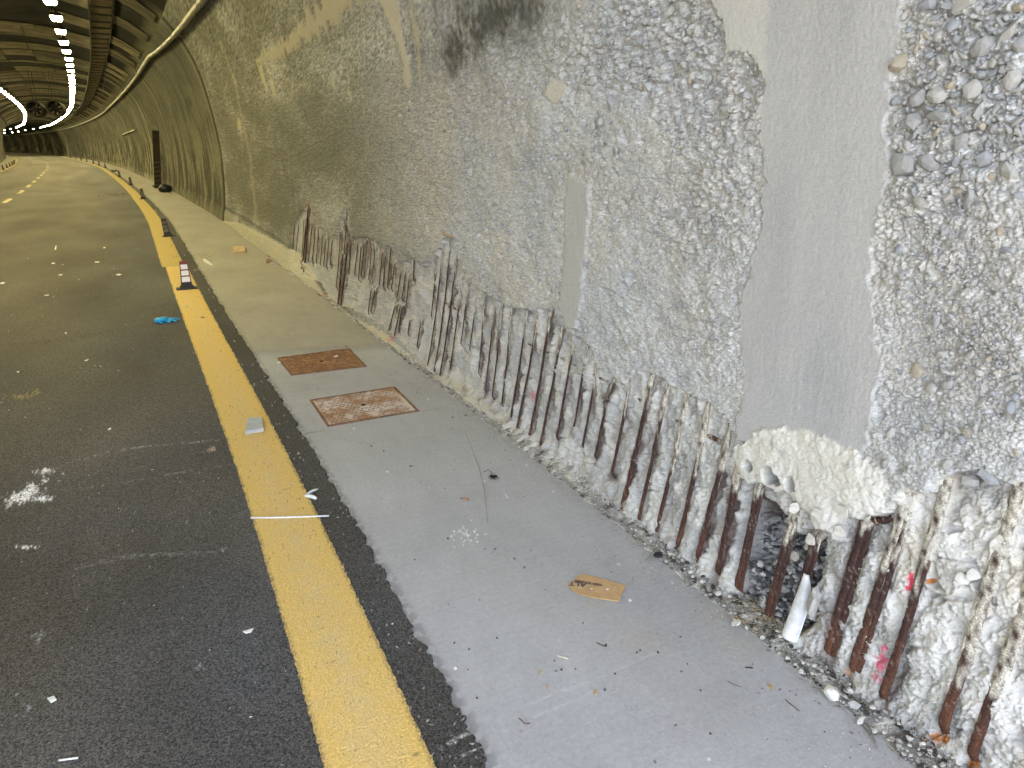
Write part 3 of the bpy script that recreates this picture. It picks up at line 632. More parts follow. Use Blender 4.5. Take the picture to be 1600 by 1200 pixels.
wallme = mesh_np('stripped_face', np.stack([Xd, Y, Zd], -1), grid_faces(*Y.shape)[:, ::-1], M_wall, C, True)
link('stripped_face', wallme, RW)

def wp(y, z, off=0.0):                       # point of the wall face, off metres out towards the road
    s2 = float(pslope(z)); n2 = 1 / math.sqrt(1 + s2 * s2)
    return Vector((float(prof(z) + dx(y)) - off * n2, y, z + off * n2 * s2))
# -- bars
def bar_mesh(name, a, b_, r, cream, br, seed, off=-.026, nseg=None, nr=10, lateral=0., t0=-.12, t1=1.05, into=True):
    L = math.hypot(b_[0] - a[0], b_[1] - a[1]); nseg = nseg or int(np.clip(L / (.004 + .0012 * a[0] ** 1.3), 14, 170))
    T = np.linspace(t0, t1, nseg); V = []; Cc = []
    ph = seed * 1.37
    T2 = T[:, None]; A = np.linspace(0, 2 * np.pi, nr, endpoint=False)[None]
    rad = r * (1 + .15 * perlin(T2 * L * 60 + ph, np.cos(A) * 1.3 + np.sin(A) + ph, 3) + .22 * perlin(T2 * L * 16 + ph, np.cos(A) * .8 + ph, 5))
    edge = cream + .10 * perlin(A * 1.1 + ph, A * 0, 7) + .16 * perlin(T2 * L * 14 + ph, A * .9, 9)
    cm = sst(.06, -.06, T2 - edge) * np.clip(.65 + 1.2 * perlin(T2 * L * 40 + ph, A * 1.5, 11), 0, 1)
    rad = rad * (1 + cm * (.22 + .14 * perlin(T2 * L * 5 + ph, np.cos(A) * 1.2 + 3, 18)))
    for i, t in enumerate(T):
        y = a[0] + (b_[0] - a[0]) * t + lateral + .0028 * float(perlin(np.array(t * L * 4 + ph), np.array(.5), 13)); z = a[1] + (b_[1] - a[1]) * t
        o_ = off + .003 * float(perlin(np.array(t * L * 5 + ph), np.array(1.5), 14))
        if into: o_ -= .05 * float(sst(.93, 1.05, t)) + .02 * float(sst(0, -.1, t))
        p = wp(y, z, o_); s2 = float(pslope(z)); n2 = 1 / math.sqrt(1 + s2 * s2); nv = Vector((-n2, 0, n2 * s2)); e = Vector((0, 1, 0))
        for k in range(nr):
            q = A[0, k]; V.append(p + (e * math.cos(q) * 1.42 + nv * math.sin(q) * .55) * float(rad[i, k]))
    dark = np.array([.046, .026, .024]); rust = np.array([.145, .060, .034]); pale = np.array([.60, .57, .49])
    rm = np.clip(sst(.45, .98, T2 + .15 * perlin(T2 * L * 20 + ph, A, 15)) * br * 1.0 + .55 * perlin(T2 * L * 24 + ph, A * 1.7, 16) - .05, 0, 1)
    cc = dark * (1 - rm[..., None]) + rust * rm[..., None]
    thin = sst(.35, .75, perlin(T2 * L * 60 + ph, A * 2, 17)) * .5; cc = cc * (1 - thin[..., None]) + np.array([.42, .36, .30]) * thin[..., None]
    cc = cc * (1 - cm[..., None]) + pale * cm[..., None]
    F = []
    idx = np.arange(nseg * nr).reshape(nseg, nr); nx = np.roll(idx, -1, 1)
    F = np.stack([idx[:-1], nx[:-1], nx[1:], idx[1:]], -1).reshape(-1, 4)
    return mesh_np(name, np.array(V), F, M_bar, cc.reshape(-1, 3), True)
for i, (a, b_, r, cream, br, dbl) in enumerate(bars):
    far = a[0] > 5.2
    off = -.031 + r * .55 + (.004 if cream > .15 else 0)
    if a[0] > 2.3: off = -.024 + r * .6
    if far: off = -.020 + r * .6
    if a[0] > 2.3: cream *= .55
    if dbl:
        link('rebar', bar_mesh('rebar', a, b_, r, cream, br, i, off, lateral=r * .95), RW)
        link('rebar', bar_mesh('rebar', a + np.array([0, -.01]), b_, r * .9, cream * .7, br * .8, i + .5, off - .003, lateral=-r * .95), RW)
    else: link('rebar', bar_mesh('rebar', a, b_, r, cream, br, i, off, nr=10 if not far else 7), RW)
def hbar(p0, p1, r, seed, off=-.036, cream=.0):
    a, b_ = wall(*p0), wall(*p1); L = float(np.hypot(*(b_ - a))); pts = []; n = 26; rs_ = []
    for k in range(n):
        t = k / (n - 1); pts.append(wp(a[0] + (b_[0] - a[0]) * t, a[1] + (b_[1] - a[1]) * t + .003 * math.sin(7 * t + seed), off)); rs_.append(r * (1 + .2 * math.sin(13.1 * t + seed) * math.sin(31 * t)))
    m = MB().tube(pts, rs_, 8).mesh('rebar', M_bar, True)
    at = m.color_attributes.new('Col', 'FLOAT_COLOR', 'POINT')
    for k, dta in enumerate(at.data):
        v = perlin(np.array(k * .21 + seed), np.array(.3)); dta.color = (.36, .28, .22, 1) if v > .25 - cream else (.06, .03, .025, 1)
    o = link('rebar', m, RW); o['label'] = 'thin horizontal tie bar crossing behind the upright bars'
hbar((972, 614), (1012, 640), .007, 1, -.040); hbar((1036, 650), (1068, 668), .008, 2, -.042); hbar((1086, 676), (1150, 708), .011, 3, -.040); hbar((817, 537), (940, 596), .0045, 4, -.034, .5); hbar((684, 470), (716, 488), .007, 5, -.03, .3); hbar((1345, 818), (1382, 812), .010, 6, -.034)
hbar((694, 366), (712, 371), .010, 7, .006, .8); hbar((535, 320), (546, 324), .010, 8, .0, .8)

# -- aggregate stones standing out of the blasted face
def ico(sub):
    import bmesh
    bm = bmesh.new(); bmesh.ops.create_icosphere(bm, subdivisions=sub, radius=1.0)
    V = np.array([v.co[:] for v in bm.verts]); F = np.array([[v.index for v in f.verts] for f in bm.faces]); bm.free(); return V, F
V1, F1 = ico(1); V2, F2 = ico(2)
def stone_shape(seed, V0, el=.35):
    r_ = np.random.default_rng(seed); V = V0.copy()
    for _ in range(9):
        n_ = r_.normal(size=3); n_ /= np.linalg.norm(n_); d_ = r_.uniform(.55, .85); s = V @ n_; V = V - np.outer(np.clip(s - d_, 0, 9), n_)
    return V * np.array([1, 1 + r_.uniform(-el, el), 1 + r_.uniform(-el, el)])
SM = [pmat('pale_stone', (.44, .43, .40), (.33, .33, .32), 60, .85, .4), pmat('blue_grey_stone', (.33, .345, .365), (.25, .265, .285), 60, .8, .4), pmat('mid_grey_stone', (.38, .38, .375), (.28, .28, .28), 70, .85, .5), pmat('tan_stone', (.42, .38, .31), (.30, .26, .2), 60, .85, .4), pmat('lime_stone', (.66, .65, .61), (.5, .49, .46), 50, .9, .4), pmat('slate_stone', (.17, .19, .235), (.10, .11, .13), 60, .7, .4)]
SV = {}
def stone_mesh(k, mi):
    if (k, mi) not in SV: SV[(k, mi)] = mesh_np('stone', stone_shape(100 + k, V2 if k % 2 else V1), F2 if k % 2 else F1, SM[mi])
    return SV[(k, mi)]
rs5 = np.random.default_rng(21)
ZONES = [((1398, 1600, 0, 330), 145, (7, 22)), ((1385, 1600, 330, 735), 50, (6, 13)), ((860, 1190, 5, 230), 60, (5, 12)), ((930, 1180, 230, 560), 22, (4, 9))]
colp, recp = P_col, P_rec
nst = 0
def inpoly(poly, p):
    return sdist(poly, np.array([p[0]], np.float32), np.array([p[1]], np.float32))[0] < .008
placed = []
for (x0_, x1_, y0_, y1_), n, (s0, s1) in ZONES:
    k = 0; tries = 0
    while k < n and tries < n * 12:
        tries += 1
        px, py = rs5.uniform(x0_, x1_), rs5.uniform(y0_, y1_)
        if x0_ == 1398 and rs5.random() > .30 + .7 * (px - 1398) / 200 * (1 - abs(py - 180) / 300): continue
        q = wall(px, py)
        if inpoly(colp, q) or inpoly(recp, q) or inpoly(P_strip, q): continue
        D = math.sqrt(q[0] ** 2 + 3.2); s = (s0 + (s1 - s0) * rs5.random() ** 2.2) / FPX * D
        if any((q[0] - u[0]) ** 2 + (q[1] - u[1]) ** 2 < (.8 * (s + u[2])) ** 2 for u in placed): continue
        placed.append((q[0], q[1], s))
        o = link('stone', stone_mesh(int(rs5.integers(0, 14)), int(rs5.choice([0, 0, 0, 2, 2, 2, 1, 1, 3]))), RW)
        o.location = wp(q[0], q[1], .009 - s * .10); o.rotation_euler = (rs5.uniform(0, 6.3), rs5.uniform(-.4, .4), rs5.uniform(-.4, .4)); o.scale = (s * .62, s, s * rs5.uniform(.55, .9)); k += 1; nst += 1
def scatter(name, pts, sizes, cols, mat, parent=None, flat=.7):
    Vs = []; Fs = []; Cs = []; n = 0
    r_ = np.random.default_rng(3); shp = [stone_shape(300 + k, ico(1)[0]) for k in range(1)]
    V0s = [stone_shape(300 + k, V1) for k in range(10)]
    for p, s, cc in zip(pts, sizes, cols):
        V = V0s[r_.integers(0, 10)]; a = r_.uniform(0, 6.3, 3)
        R_ = np.array(Matrix.Rotation(a[0], 3, 'X') @ Matrix.Rotation(a[1], 3, 'Y') @ Matrix.Rotation(a[2], 3, 'Z'))
        Vs.append(V @ R_.T * np.array([1, 1, flat]) * s + np.array(p)); Fs.append(F1 + n); Cs.append(np.repeat([cc], len(V), 0)); n += len(V)
    return link(name, mesh_np(name, np.concatenate(Vs), np.concatenate(Fs), mat, np.concatenate(Cs)), parent)
# small aggregate, too fine to pick apart singly
pts = []; sz = []; cl = []
for _ in range(5200):
    if rs5.random() < .55: px, py = 1400 + 200 * rs5.random() ** .8, rs5.uniform(0, 735)
    else: px, py = rs5.uniform(700, 1190), rs5.uniform(0, 600)
    q = wall(px, py)
    if inpoly(colp, q) or inpoly(recp, q) or inpoly(P_strip, q) or (px < 870 and py < 120): continue
    D = math.sqrt(q[0] ** 2 + 3.2); s = rs5.uniform(1.6, 4.6) / FPX * D * (.7 + .3 * rs5.random())
    pts.append(wp(q[0], q[1], .004 - s * .1)); sz.append(s); b = rs5.uniform(.33, .46); cl.append((b, b * .99, b * rs5.uniform(.93, 1.06)))
    if len(pts) > 2600: break
o = scatter('aggregate', pts, sz, cl, M_wall, RW, 1.0); o['kind'] = 'stuff'
# stones and plaster flakes inside the stripped zone
for (px, py, s, mi, off) in [(1172, 728, .024, 5, -.030), (1203, 741, .024, 5, -.036), (1214, 752, .017, 5, -.036), (1239, 757, .022, 5, -.036), (1203, 832, .030, 1, -.16), (1190, 850, .028, 2, -.15), (1213, 850, .02, 1, -.15), (1196, 880, .03, 2, -.14), (1185, 905, .03, 1, -.12), (1228, 905, .026, 2, -.12), (1232, 925, .024, 0, -.09), (1217, 915, .028, 4, -.08), (1243, 870, .02, 5, -.13), (1165, 890, .03, 2, -.12), (1160, 915, .028, 1, -.09), (1233, 945, .030, 5, -.08), (1222, 935, .024, 2, -.07), (1190, 930, .03, 2, -.08), (1175, 945, .026, 4, -.06), (1255, 880, .02, 2, -.10),
                         (1498, 905, .030, 4, -.012), (1516, 900, .026, 4, -.012), (1400, 915, .012, 4, -.02), (1515, 752, .03, 2, -.004), (1545, 745, .03, 1, -.004)]:
    q = wall(px, py); o = link('stone', stone_mesh(int(rs5.integers(0, 14)), mi), RW); o.location = wp(q[0], q[1], off); o.rotation_euler = (rs5.uniform(0, 6), rs5.uniform(-.5, .5), rs5.uniform(-.5, .5)); o.scale = (s * .7, s, s * .8)
# flakes of old render hanging at the lower edge of the cream patch
fm = pmat('cream_render', (.60, .58, .53), (.48, .46, .42), 40, .9, .5)
for k, (px, py, s, ang) in enumerate([(1300, 822, .020, .3), (1280, 812, .022, -.4), (1318, 830, .022, .8), (1272, 842, .02, .2), (1225, 872, .020, 1.2), (1246, 856, .018, .5), (1330, 800, .024, 0), (1255, 790, .02, .5), (1290, 800, .02, .9)]):
    q = wall(px, py); n_ = 9; P0 = []
    for j in range(n_): aa = 2 * math.pi * j / n_; rr_ = s * rs5.uniform(.6, 1.15); P0.append((math.cos(aa) * rr_, math.sin(aa) * rr_ * 1.2))
    V = [(-.004, a_, b2) for a_, b2 in P0] + [(.005, a_ * .85, b2 * .85) for a_, b2 in P0]
    F = [tuple(range(n_)), tuple(range(2 * n_ - 1, n_ - 1, -1))] + [(j, (j + 1) % n_, n_ + (j + 1) % n_, n_ + j) for j in range(n_)]
    o = MB().add(V, F).build('render_flake', fm, RW); o.location = wp(q[0], q[1], .012 if k < 4 else (-.05 if k in (4, 5) else .035)); o.rotation_euler = (ang, rs5.uniform(-.3, .3), rs5.uniform(-.6, .6))

# -- farther lengths of the right wall, one ring after another
JO = [17.86, 30.5, 38.5, 46.0, 53.5, 61.0, 69.0, 77.0, 84.5, 92.0, 100.0, 108.0, 116.5, 125.0, 135.0, 145.0, 157.0, 170.0, 185.0, 200.0, 255.0]
def far_ring(y0, y1, sgn, name, parent, nz=120, ny=None, soot=0.):
    ny = ny or int(np.clip((1 / y0 - 1 / y1) * 6500, 12, 330))
    iy = np.linspace(1 / y0, 1 / y1, ny); ys = 1 / iy; wj = .10 + .0022 * y0
    ys[0], ys[-1] = y0, y1
    zs = np.linspace(-.06, 4.1, nz); Yf, Zf = np.meshgrid(ys, zs)
    stp = np.clip(np.gradient(Yf, axis=1), .01, 9); f_ = lambda s: np.clip(s / (2 * stp), 0, 1)
    hh = .004 * fbm(Yf * .6, Zf * 1.5, 3, int(y0)) * f_(.5) + .003 * perlin(Yf * 12, Zf * 12, 5) * f_(.08)
    hh = hh - .04 * np.exp(-((Yf - y0) / .10) ** 2) + .02 * sst(.30, .2, Zf)
    u = Yf * sgn + (0 if sgn > 0 else 40)
    s = fbm(u * 1.3, Zf * .45, 5, 201, .6); s2 = fbm(u * .35, Zf * .9, 3, 203)
    low = sst(3.0, 1.2, Zf + .4 * s)
    Cf = np.empty(Yf.shape + (3,), np.float32); Cf[:] = np.array([.115, .109, .080])
    def mx(m, cc):
        nonlocal Cf
        m = np.clip(m, 0, 1)[..., None]; Cf = Cf * (1 - m) + np.array(cc) * m
    gr = perlin(u * 20, Zf * 25, 7); mx(.35 + .6 * s2 + .3 * gr, (.10, .096, .075)); mx(low * sst(-.02, .34, s + .25 * gr) * .8, (.34, .31, .21)); mx(sst(.05, .45, -s + .3 * gr + .1) * .75, (.04, .038, .03)); mx(sst(.0, .3, s2) * sst(1.2, 2.2, Zf) * .45, (.20, .185, .12))
    mx(sst(.35, .05, Zf) * .5, (.40, .36, .27)); mx(sst(.55, .3, Zf) * sst(.1, .5, perlin(u * 3, Zf * 3, 9)) * .7, (.06, .06, .05)); mx(sst(2.6, 3.4, Zf) * .35, (.07, .065, .05))
    mx(np.exp(-((Yf - y0 - wj) / wj) ** 2) * .9, (.03, .03, .026)); mx(np.exp(-((Yf - y0 - 3.6 * wj) / wj) ** 2) * .5, (.36, .33, .24)); mx(.45 * (perlin(Yf * 0 + y0 * 3.7, Yf * 0 + .3, 4) > .1), (.05, .05, .04))
    k_ = ((s2 > .25) & (Zf > 1.2) & (Zf < 2.6)); mx(k_ * .3, (.10, .11, .07))
    Cf *= (1 + np.clip(rng.normal(size=Yf.shape), -1.8, 2) * .12)[..., None]; Cf *= (1 - .45 * sst(45, 120, Yf) + .3 * sst(130, 160, Yf))[..., None]  # light falloff put into wall colour: dimmed with distance, lifted again near the bend
    Xf = prof(Zf); sl2 = pslope(Zf); n2 = 1 / np.sqrt(1 + sl2 ** 2); Xf = Xf - hh * n2; Zf2 = np.where(Zf > 4, Zf, Zf + hh * n2 * sl2)
    Xf = Xf if sgn > 0 else 2 * CX - Xf
    F = grid_faces(*Yf.shape); F = F[:, ::-1] if sgn > 0 else F
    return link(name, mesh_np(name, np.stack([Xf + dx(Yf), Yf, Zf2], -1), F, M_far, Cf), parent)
for a, b_ in zip(JO[:-1], JO[1:]): far_ring(a, b_, 1, 'lining_ring', RW)
# -- left wall
LW = empty('wall_left'); tag(LW, 'left tunnel wall seen only at the far bend', kind='structure')
far_ring(.5, 17.86, -1, 'lining_ring', LW, 40, 60)
for a, b_ in zip(JO[:-1], JO[1:]): far_ring(a, b_, -1, 'lining_ring', LW, 60, None)
yl_ = np.linspace(PORTAL_Y, .55, 6); zs = np.linspace(-.06, 4.1, 20); Yf, Zf = np.meshgrid(yl_, zs)
link('lining_ring', mesh_np('lining_ring', np.stack([2 * CX - prof(Zf) + dx(Yf), Yf, Zf], -1), grid_faces(*Yf.shape), M_far, np.full(Yf.shape + (3,), .3)), LW)

# ================================================================ CEILING
CE = empty('ceiling'); tag(CE, 'sooty vaulted tunnel ceiling clad in curved drainage sheets', kind='structure')
ys = np.concatenate([np.linspace(PORTAL_Y, 17.5, 40), 1 / np.linspace(1 / 17.8, 1 / 255, 260)]); us = np.linspace(0, 1, 44)
vx_, vz_ = vault(us); Yv = np.repeat(ys[:, None], len(us), 1); Xv = vx_[None] + dx(Yv); Zv = np.repeat(vz_[None], len(ys), 0)
U = np.repeat(us[None], len(ys), 0)
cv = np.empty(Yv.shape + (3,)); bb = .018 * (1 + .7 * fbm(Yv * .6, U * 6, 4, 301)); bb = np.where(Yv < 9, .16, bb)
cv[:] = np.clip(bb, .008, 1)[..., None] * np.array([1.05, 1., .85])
k = (sst(.05, .0, U) * sst(17, 18, Yv) * .6)[..., None]; cv = cv * (1 - k) + np.array([.24, .22, .15]) * k
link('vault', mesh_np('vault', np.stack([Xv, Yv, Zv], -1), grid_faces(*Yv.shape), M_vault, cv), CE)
M_sheet = pmat('drainage_sheet', (.19, .16, .10), (.12, .10, .065), 1.6, .85, .1, spec=.08, coord='Generated')
M_sheet2 = pmat('stained_sheet', (.11, .095, .06), (.06, .05, .035), 1.6, .85, .1, spec=.08)
rc = np.random.default_rng(9)
def sheet(y0, y1, u0, u1, mat, off=.035, n=12):
    u = np.linspace(u0, u1, n); xs2, zs2 = vault(u); t = np.gradient(xs2), np.gradient(zs2); L = np.hypot(*t); nx_, nz_ = t[1] / L, -t[0] / L
    s = np.sign((CX - xs2) * nx_ + (2 - zs2) * nz_); nx_, nz_ = nx_ * s, nz_ * s
    m = MB(); V = []
    for (yy, oo) in ((y0, off - .012), (y1, off - .012), (y1, off), (y0, off)):
        for i in range(n): V.append((xs2[i] + nx_[i] * oo + float(dx(yy)), yy, zs2[i] + nz_[i] * oo))
    F = []
    for j in range(4):
        for i in range(n - 1): a = j * n + i; b2 = ((j + 1) % 4) * n + i; F.append((a, a + 1, b2 + 1, b2))
    F += [(0, n, 2 * n, 3 * n), (n - 1, 4 * n - 1, 3 * n - 1, 2 * n - 1)]
    m.add(V, F); return m.build('sheet', mat, CE)
UT = .158                                    # where the cable tray runs
y = 12.5; kk = 0
while y < 120:
    w_ = rc.choice([.35, .6, 1.1, 1.3]); gap = rc.choice([.14, .7, 1.2, 1.9, 2.2])
    m_ = M_sheet if rc.random() < .75 else M_sheet2
    sheet(y, y + w_, .012, UT - .02, m_)
    y += w_ + gap * (1 + y * .008)
y = 12.2
while y < 125:
    w_ = rc.choice([.6, 1.3, 1.7, 2.0]); gap = rc.choice([.06, .08, .3, 1.6])
    cuts = [UT + .02, .30, .44, .58, .72, .86, .985] if rc.random() < .6 else [UT + .02, .37, .58, .80, .985]
    cuts = [cuts[0]] + [c_ + rc.uniform(-.01, .01) for c_ in cuts[1:-1]] + [cuts[-1]]
    for a, b2 in zip(cuts[:-1], cuts[1:]):
        if rc.random() < .84: sheet(y, y + w_, a + .002, b2 - .002, M_sheet if rc.random() < .8 else M_sheet2, n=7)
    y += w_ + gap * (1 + y * .01)
# hooks at the tail of the sheets are the bracket rail; pipe below them
M_galv = pmat('dirty_galvanised_pipe', (.30, .28, .22), (.14, .13, .10), 9, .45, .2, .3)
yp = np.concatenate([np.linspace(-1.5, 20, 24), 1 / np.linspace(1 / 21, 1 / 250, 90)])
pp = []
for yy in yp:
    zz = np.interp(yy, [0, 12, 16, 22, 24, 60, 250], [3.66, 3.60, 3.70, 3.86, 3.93, 3.95, 3.95]); xx = float(prof(zz)) - .10
    pp.append((xx + float(dx(yy)), yy, zz))
pr = empty('wall_pipe', pp[0]); tag(pr, 'long dirty metal pipe running high along the right wall', 'pipe')
o = MB().tube(pp, .052, 10).build('pipe_run', M_galv, None, None, True); o.parent = pr; o.location = -Vector(pp[0])
for yy in list(np.arange(1, 60, 2.4)):
    i = np.interp(yy, yp, np.arange(len(yp))); a = int(i); t = i - a; p = Vector(pp[a]).lerp(Vector(pp[min(a + 1, len(pp) - 1)]), t)
    c_ = MB().tube([p + Vector((0, -.02, 0)), p + Vector((0, .02, 0))], .062, 10); c_.box((p[0], p[1] - .02, p[2] - .015), (p[0] + .14, p[1] + .02, p[2] + .015))
    o = c_.build('clamp', M_galv, pr); o.location = -Vector(pp[0])
# cable tray with rungs, hung under the vault
M_tray = pmat('tray_steel', (.20, .165, .10), (.13, .10, .06), 6, .85, .1, spec=.08); M_dark = pmat('dark_steel', (.022, .020, .018), sc=8, rough=.85, spec=.1)
tx0, tz0 = vault(np.array([UT])); tx0, tz0 = float(tx0[0]), float(tz0[0]) - .20
TR = empty('cable_tray', (tx0 + float(dx(13)), 13, tz0)); tag(TR, 'brown cable tray with rungs hung lengthwise below the ceiling', 'cable tray')
yt = np.concatenate([np.linspace(11, 20, 10), 1 / np.linspace(1 / 21, 1 / 130, 70)])
base_t = Vector((tx0 + float(dx(13)), 13, tz0))
for sx_ in (-.24, .24):
    m = MB()
    for a, b2 in zip(yt[:-1], yt[1:]):
        xa_, xb_ = tx0 + sx_ + float(dx(a)), tx0 + sx_ + float(dx(b2)); m.hexa([(xa_ - .015, a, tz0), (xa_ + .015, a, tz0), (xb_ + .015, b2, tz0), (xb_ - .015, b2, tz0), (xa_ - .015, a, tz0 + .10), (xa_ + .015, a, tz0 + .10), (xb_ + .015, b2, tz0 + .10), (xb_ - .015, b2, tz0 + .10)])
    o = m.build('side_rail', M_dark, TR); o.location = -base_t
m = MB()
for a, b2 in zip(yt[:-1], yt[1:]):
    xa_, xb_ = tx0 + float(dx(a)), tx0 + float(dx(b2)); m.hexa([(xa_ - .21, a, tz0 + .03), (xa_ + .21, a, tz0 + .03), (xb_ + .21, b2, tz0 + .03), (xb_ - .21, b2, tz0 + .03), (xa_ - .21, a, tz0 + .05), (xa_ + .21, a, tz0 + .05), (xb_ + .21, b2, tz0 + .05), (xb_ - .21, b2, tz0 + .05)])
o = m.build('tray_bed', M_tray, TR); o.location = -base_t
rung = MB().box((-.235, -.06, -.01), (.235, .06, .012)).mesh('rung', M_dark)
y = 12.
while y < 90:
    o = link('rung', rung, TR); o.location = Vector((tx0 + float(dx(y)), y, tz0 + .012)) - base_t; y += 1.15
# ---- lamps
M_lens = emat('lamp_lens', (1.0, .865, .40), LAMP)
def make_lamp():
    r = empty('tunnel_lamp'); h_ = MB().taper(0, .07, .13, .29, .10, .22); h_.build('housing', M_dark, r)
    MB().taper(-.055, -.001, .085, .22, .115, .26).build('lens', M_lens, r)
    MB().box((-.02, -.02, .071), (.02, .02, .45)).build('bracket', M_dark, r); return r
proto = make_lamp()
first = True; rowname = {0: 'right-hand', 1: 'left-hand'}
nl_ = 0
for row, xo in ((0, -1.0), (1, -4.26)):
    y = 7.1 if row == 0 else 7.6; k = 0
    while y < 240:
        r = proto if first else copy_tree(proto); first = False
        r.location = (xo + float(dx(y)), y, 4.40); r.rotation_euler = (0, 0, math.atan2(-(float(dx(y + .5)) - float(dx(y - .5))), 1))
        k += 1
        tag(r, 'lit white ceiling lamp hanging in the row nearer the %s wall' % ('stripped right' if row == 0 else 'left'), 'lamp', 'ceiling lamps in the %s row' % ('near' if row == 0 else 'far'))
        y += 2.35 if y < 143 else 13
# ---- pair of jet fans
def fan(px, py, y, label):
    d = ray(px, py); t = y / d[1]; p = CC + d * t; rr_ = .36
    e = empty('jet_fan', (p[0], p[1], p[2])); tag(e, label, 'fan', 'jet fans under the ceiling')
    V = []; n = 24; rings = [(-.9, rr_), (-.9, rr_ * .90), (-.75, rr_ * .82), (.9, rr_ * .82), (.9, rr_), (-.9, rr_)]
    for yy, r_ in rings:
        for k in range(n): V.append((math.cos(2 * math.pi * k / n) * r_, yy, math.sin(2 * math.pi * k / n) * r_))
    F = [(i * n + k, i * n + (k + 1) % n, (i + 1) * n + (k + 1) % n, (i + 1) * n + k) for i in range(len(rings) - 1) for k in range(n)]
    MB().add(V, F).build('casing', pmat('fan_casing', (.035, .03, .024), sc=5, rough=.85, spec=.08), e)
    hub = MB().tube([(0, -.5, 0), (0, -.1, 0)], .10, 12); hub.build('hub', M_dark, e)
    bl = MB().add([(.09, -.3, -.03), (.29, -.3, -.06), (.29, -.22, .06), (.09, -.22, .03)], [(0, 1, 2, 3), (3, 2, 1, 0)]).mesh('blade', M_dark)
    for k in range(7): o = link('blade', bl, e); o.rotation_euler = (0, 2 * math.pi * k / 7, 0)
    MB().box((-.012, -.6, rr_), (.012, -.57, 5.0 - p[2])).box((-.012, .57, rr_), (.012, .6, 5.0 - p[2])).build('hanger', M_dark, e)
fan(57, 171, 44, 'round jet fan hung nearer the left lamp row'); fan(88, 170, 44, 'round jet fan hung nearer the right lamp row')
# ---- hanging cable and strip light on the wall
p = []
for px, py, yy in [(178, -40, 13.0), (176, 15, 14.6), (172, 60, 16.5), (166, 100, 19.0), (162, 135, 22.5), (160, 150, 26.0)]:
    d = ray(px, py); u_ = CC + d * yy / d[1]; p.append(u_)
o = MB().tube(p, .004, 5).build('cable', pmat('grey_cable', (.10, .09, .07), sc=5, rough=.9)); tag(o, 'thin loose cable strung below the dark ceiling sheets', 'cable')
def onwall(px, py): q = wall(px, py); return q
qa, qb = wall(193, 210), wall(211, 203)
m = MB().tube([wp(qa[0], qa[1], .08), wp(qb[0], qb[1], .08)], .028, 8); o = m.build('strip_light', pmat('white_plastic_tube', (.75, .73, .62), sc=10)); tag(o, 'unlit white tube fixed slantwise high on the right wall', 'tube light')

tag(MB().hexa([(-60, 254.5, -.05), (-30, 254.5, -.05), (-30, 256, -.05), (-60, 256, -.05), (-60, 254.5, 6), (-30, 254.5, 6), (-30, 256, 6), (-60, 256, 6)]).build('daylight_cap', pmat('dark_cap', (.05, .048, .04), sc=1)), 'added dark cap shutting daylight out beyond the tunnel bend', kind='structure')  # made-up cap that blocks daylight from the open end of the tube
# ---- unseen shell added behind the lining to stop daylight leaking through joints
ysh = np.concatenate([[PORTAL_Y], np.linspace(3, 60, 20), np.linspace(66, 256, 60)]); zsh = np.linspace(-.3, 4.1, 10); vsx, vsz = vault(np.linspace(0, 1, 24))
ox = np.concatenate([prof(zsh) + .38, CX + (vsx - CX) * 1.08, (2 * CX - prof(zsh) - .38)[::-1]]); oz = np.concatenate([zsh, vsz + .38, zsh[::-1]])
Ysh = np.repeat(ysh[:, None], len(ox), 1)
tag(link('light_seal_shell', mesh_np('light_seal_shell', np.stack([ox[None] + dx(Ysh), Ysh, np.repeat(oz[None], len(ysh), 0)], -1), grid_faces(*Ysh.shape), pmat('light_seal_grey', (.3, .29, .27), sc=1))), 'added unseen shell keeping daylight out of the lining joints', kind='structure')
# ---- portal headwall behind the camera
n = 60; zs = np.linspace(-.06, 4.1, 12); outl = [(float(prof(z)), z) for z in zs] + [(float(a), float(b2)) for a, b2 in zip(*vault(np.linspace(0.02, .98, 24)))] + [(2 * CX - float(prof(z)), z) for z in zs[::-1]]
V = []; 
for (x_, z_) in outl: V.append((x_, PORTAL_Y, z_))
for (x_, z_) in outl:
    t = (x_ - CX) / 4.43; V.append((CX + t * 8.0, PORTAL_Y, 6.6 if z_ > 3 else z_ * 2.1))
m = len(outl); F = [(i, i + 1, m + i + 1, m + i) for i in range(m - 1)]
V2_ = [(a, b2 - .6, c_) for a, b2, c_ in V[m:]]; V = V + V2_; V = V + [(a, b2 - .6, c_) for a, b2, c_ in V[:m]]
F += [(m + i, m + i + 1, 2 * m + i + 1, 2 * m + i) for i in range(m - 1)] + [(i + 1, i, 3 * m + i, 3 * m + i + 1) for i in range(m - 1)] + [(3 * m + i, 2 * m + i, 2 * m + i + 1, 3 * m + i + 1)[::-1] for i in range(m - 1)]
tag(MB().add(V, F).build('portal', pmat('portal_concrete', (.4, .39, .37), sc=2)), 'concrete portal headwall behind the viewer', kind='structure')

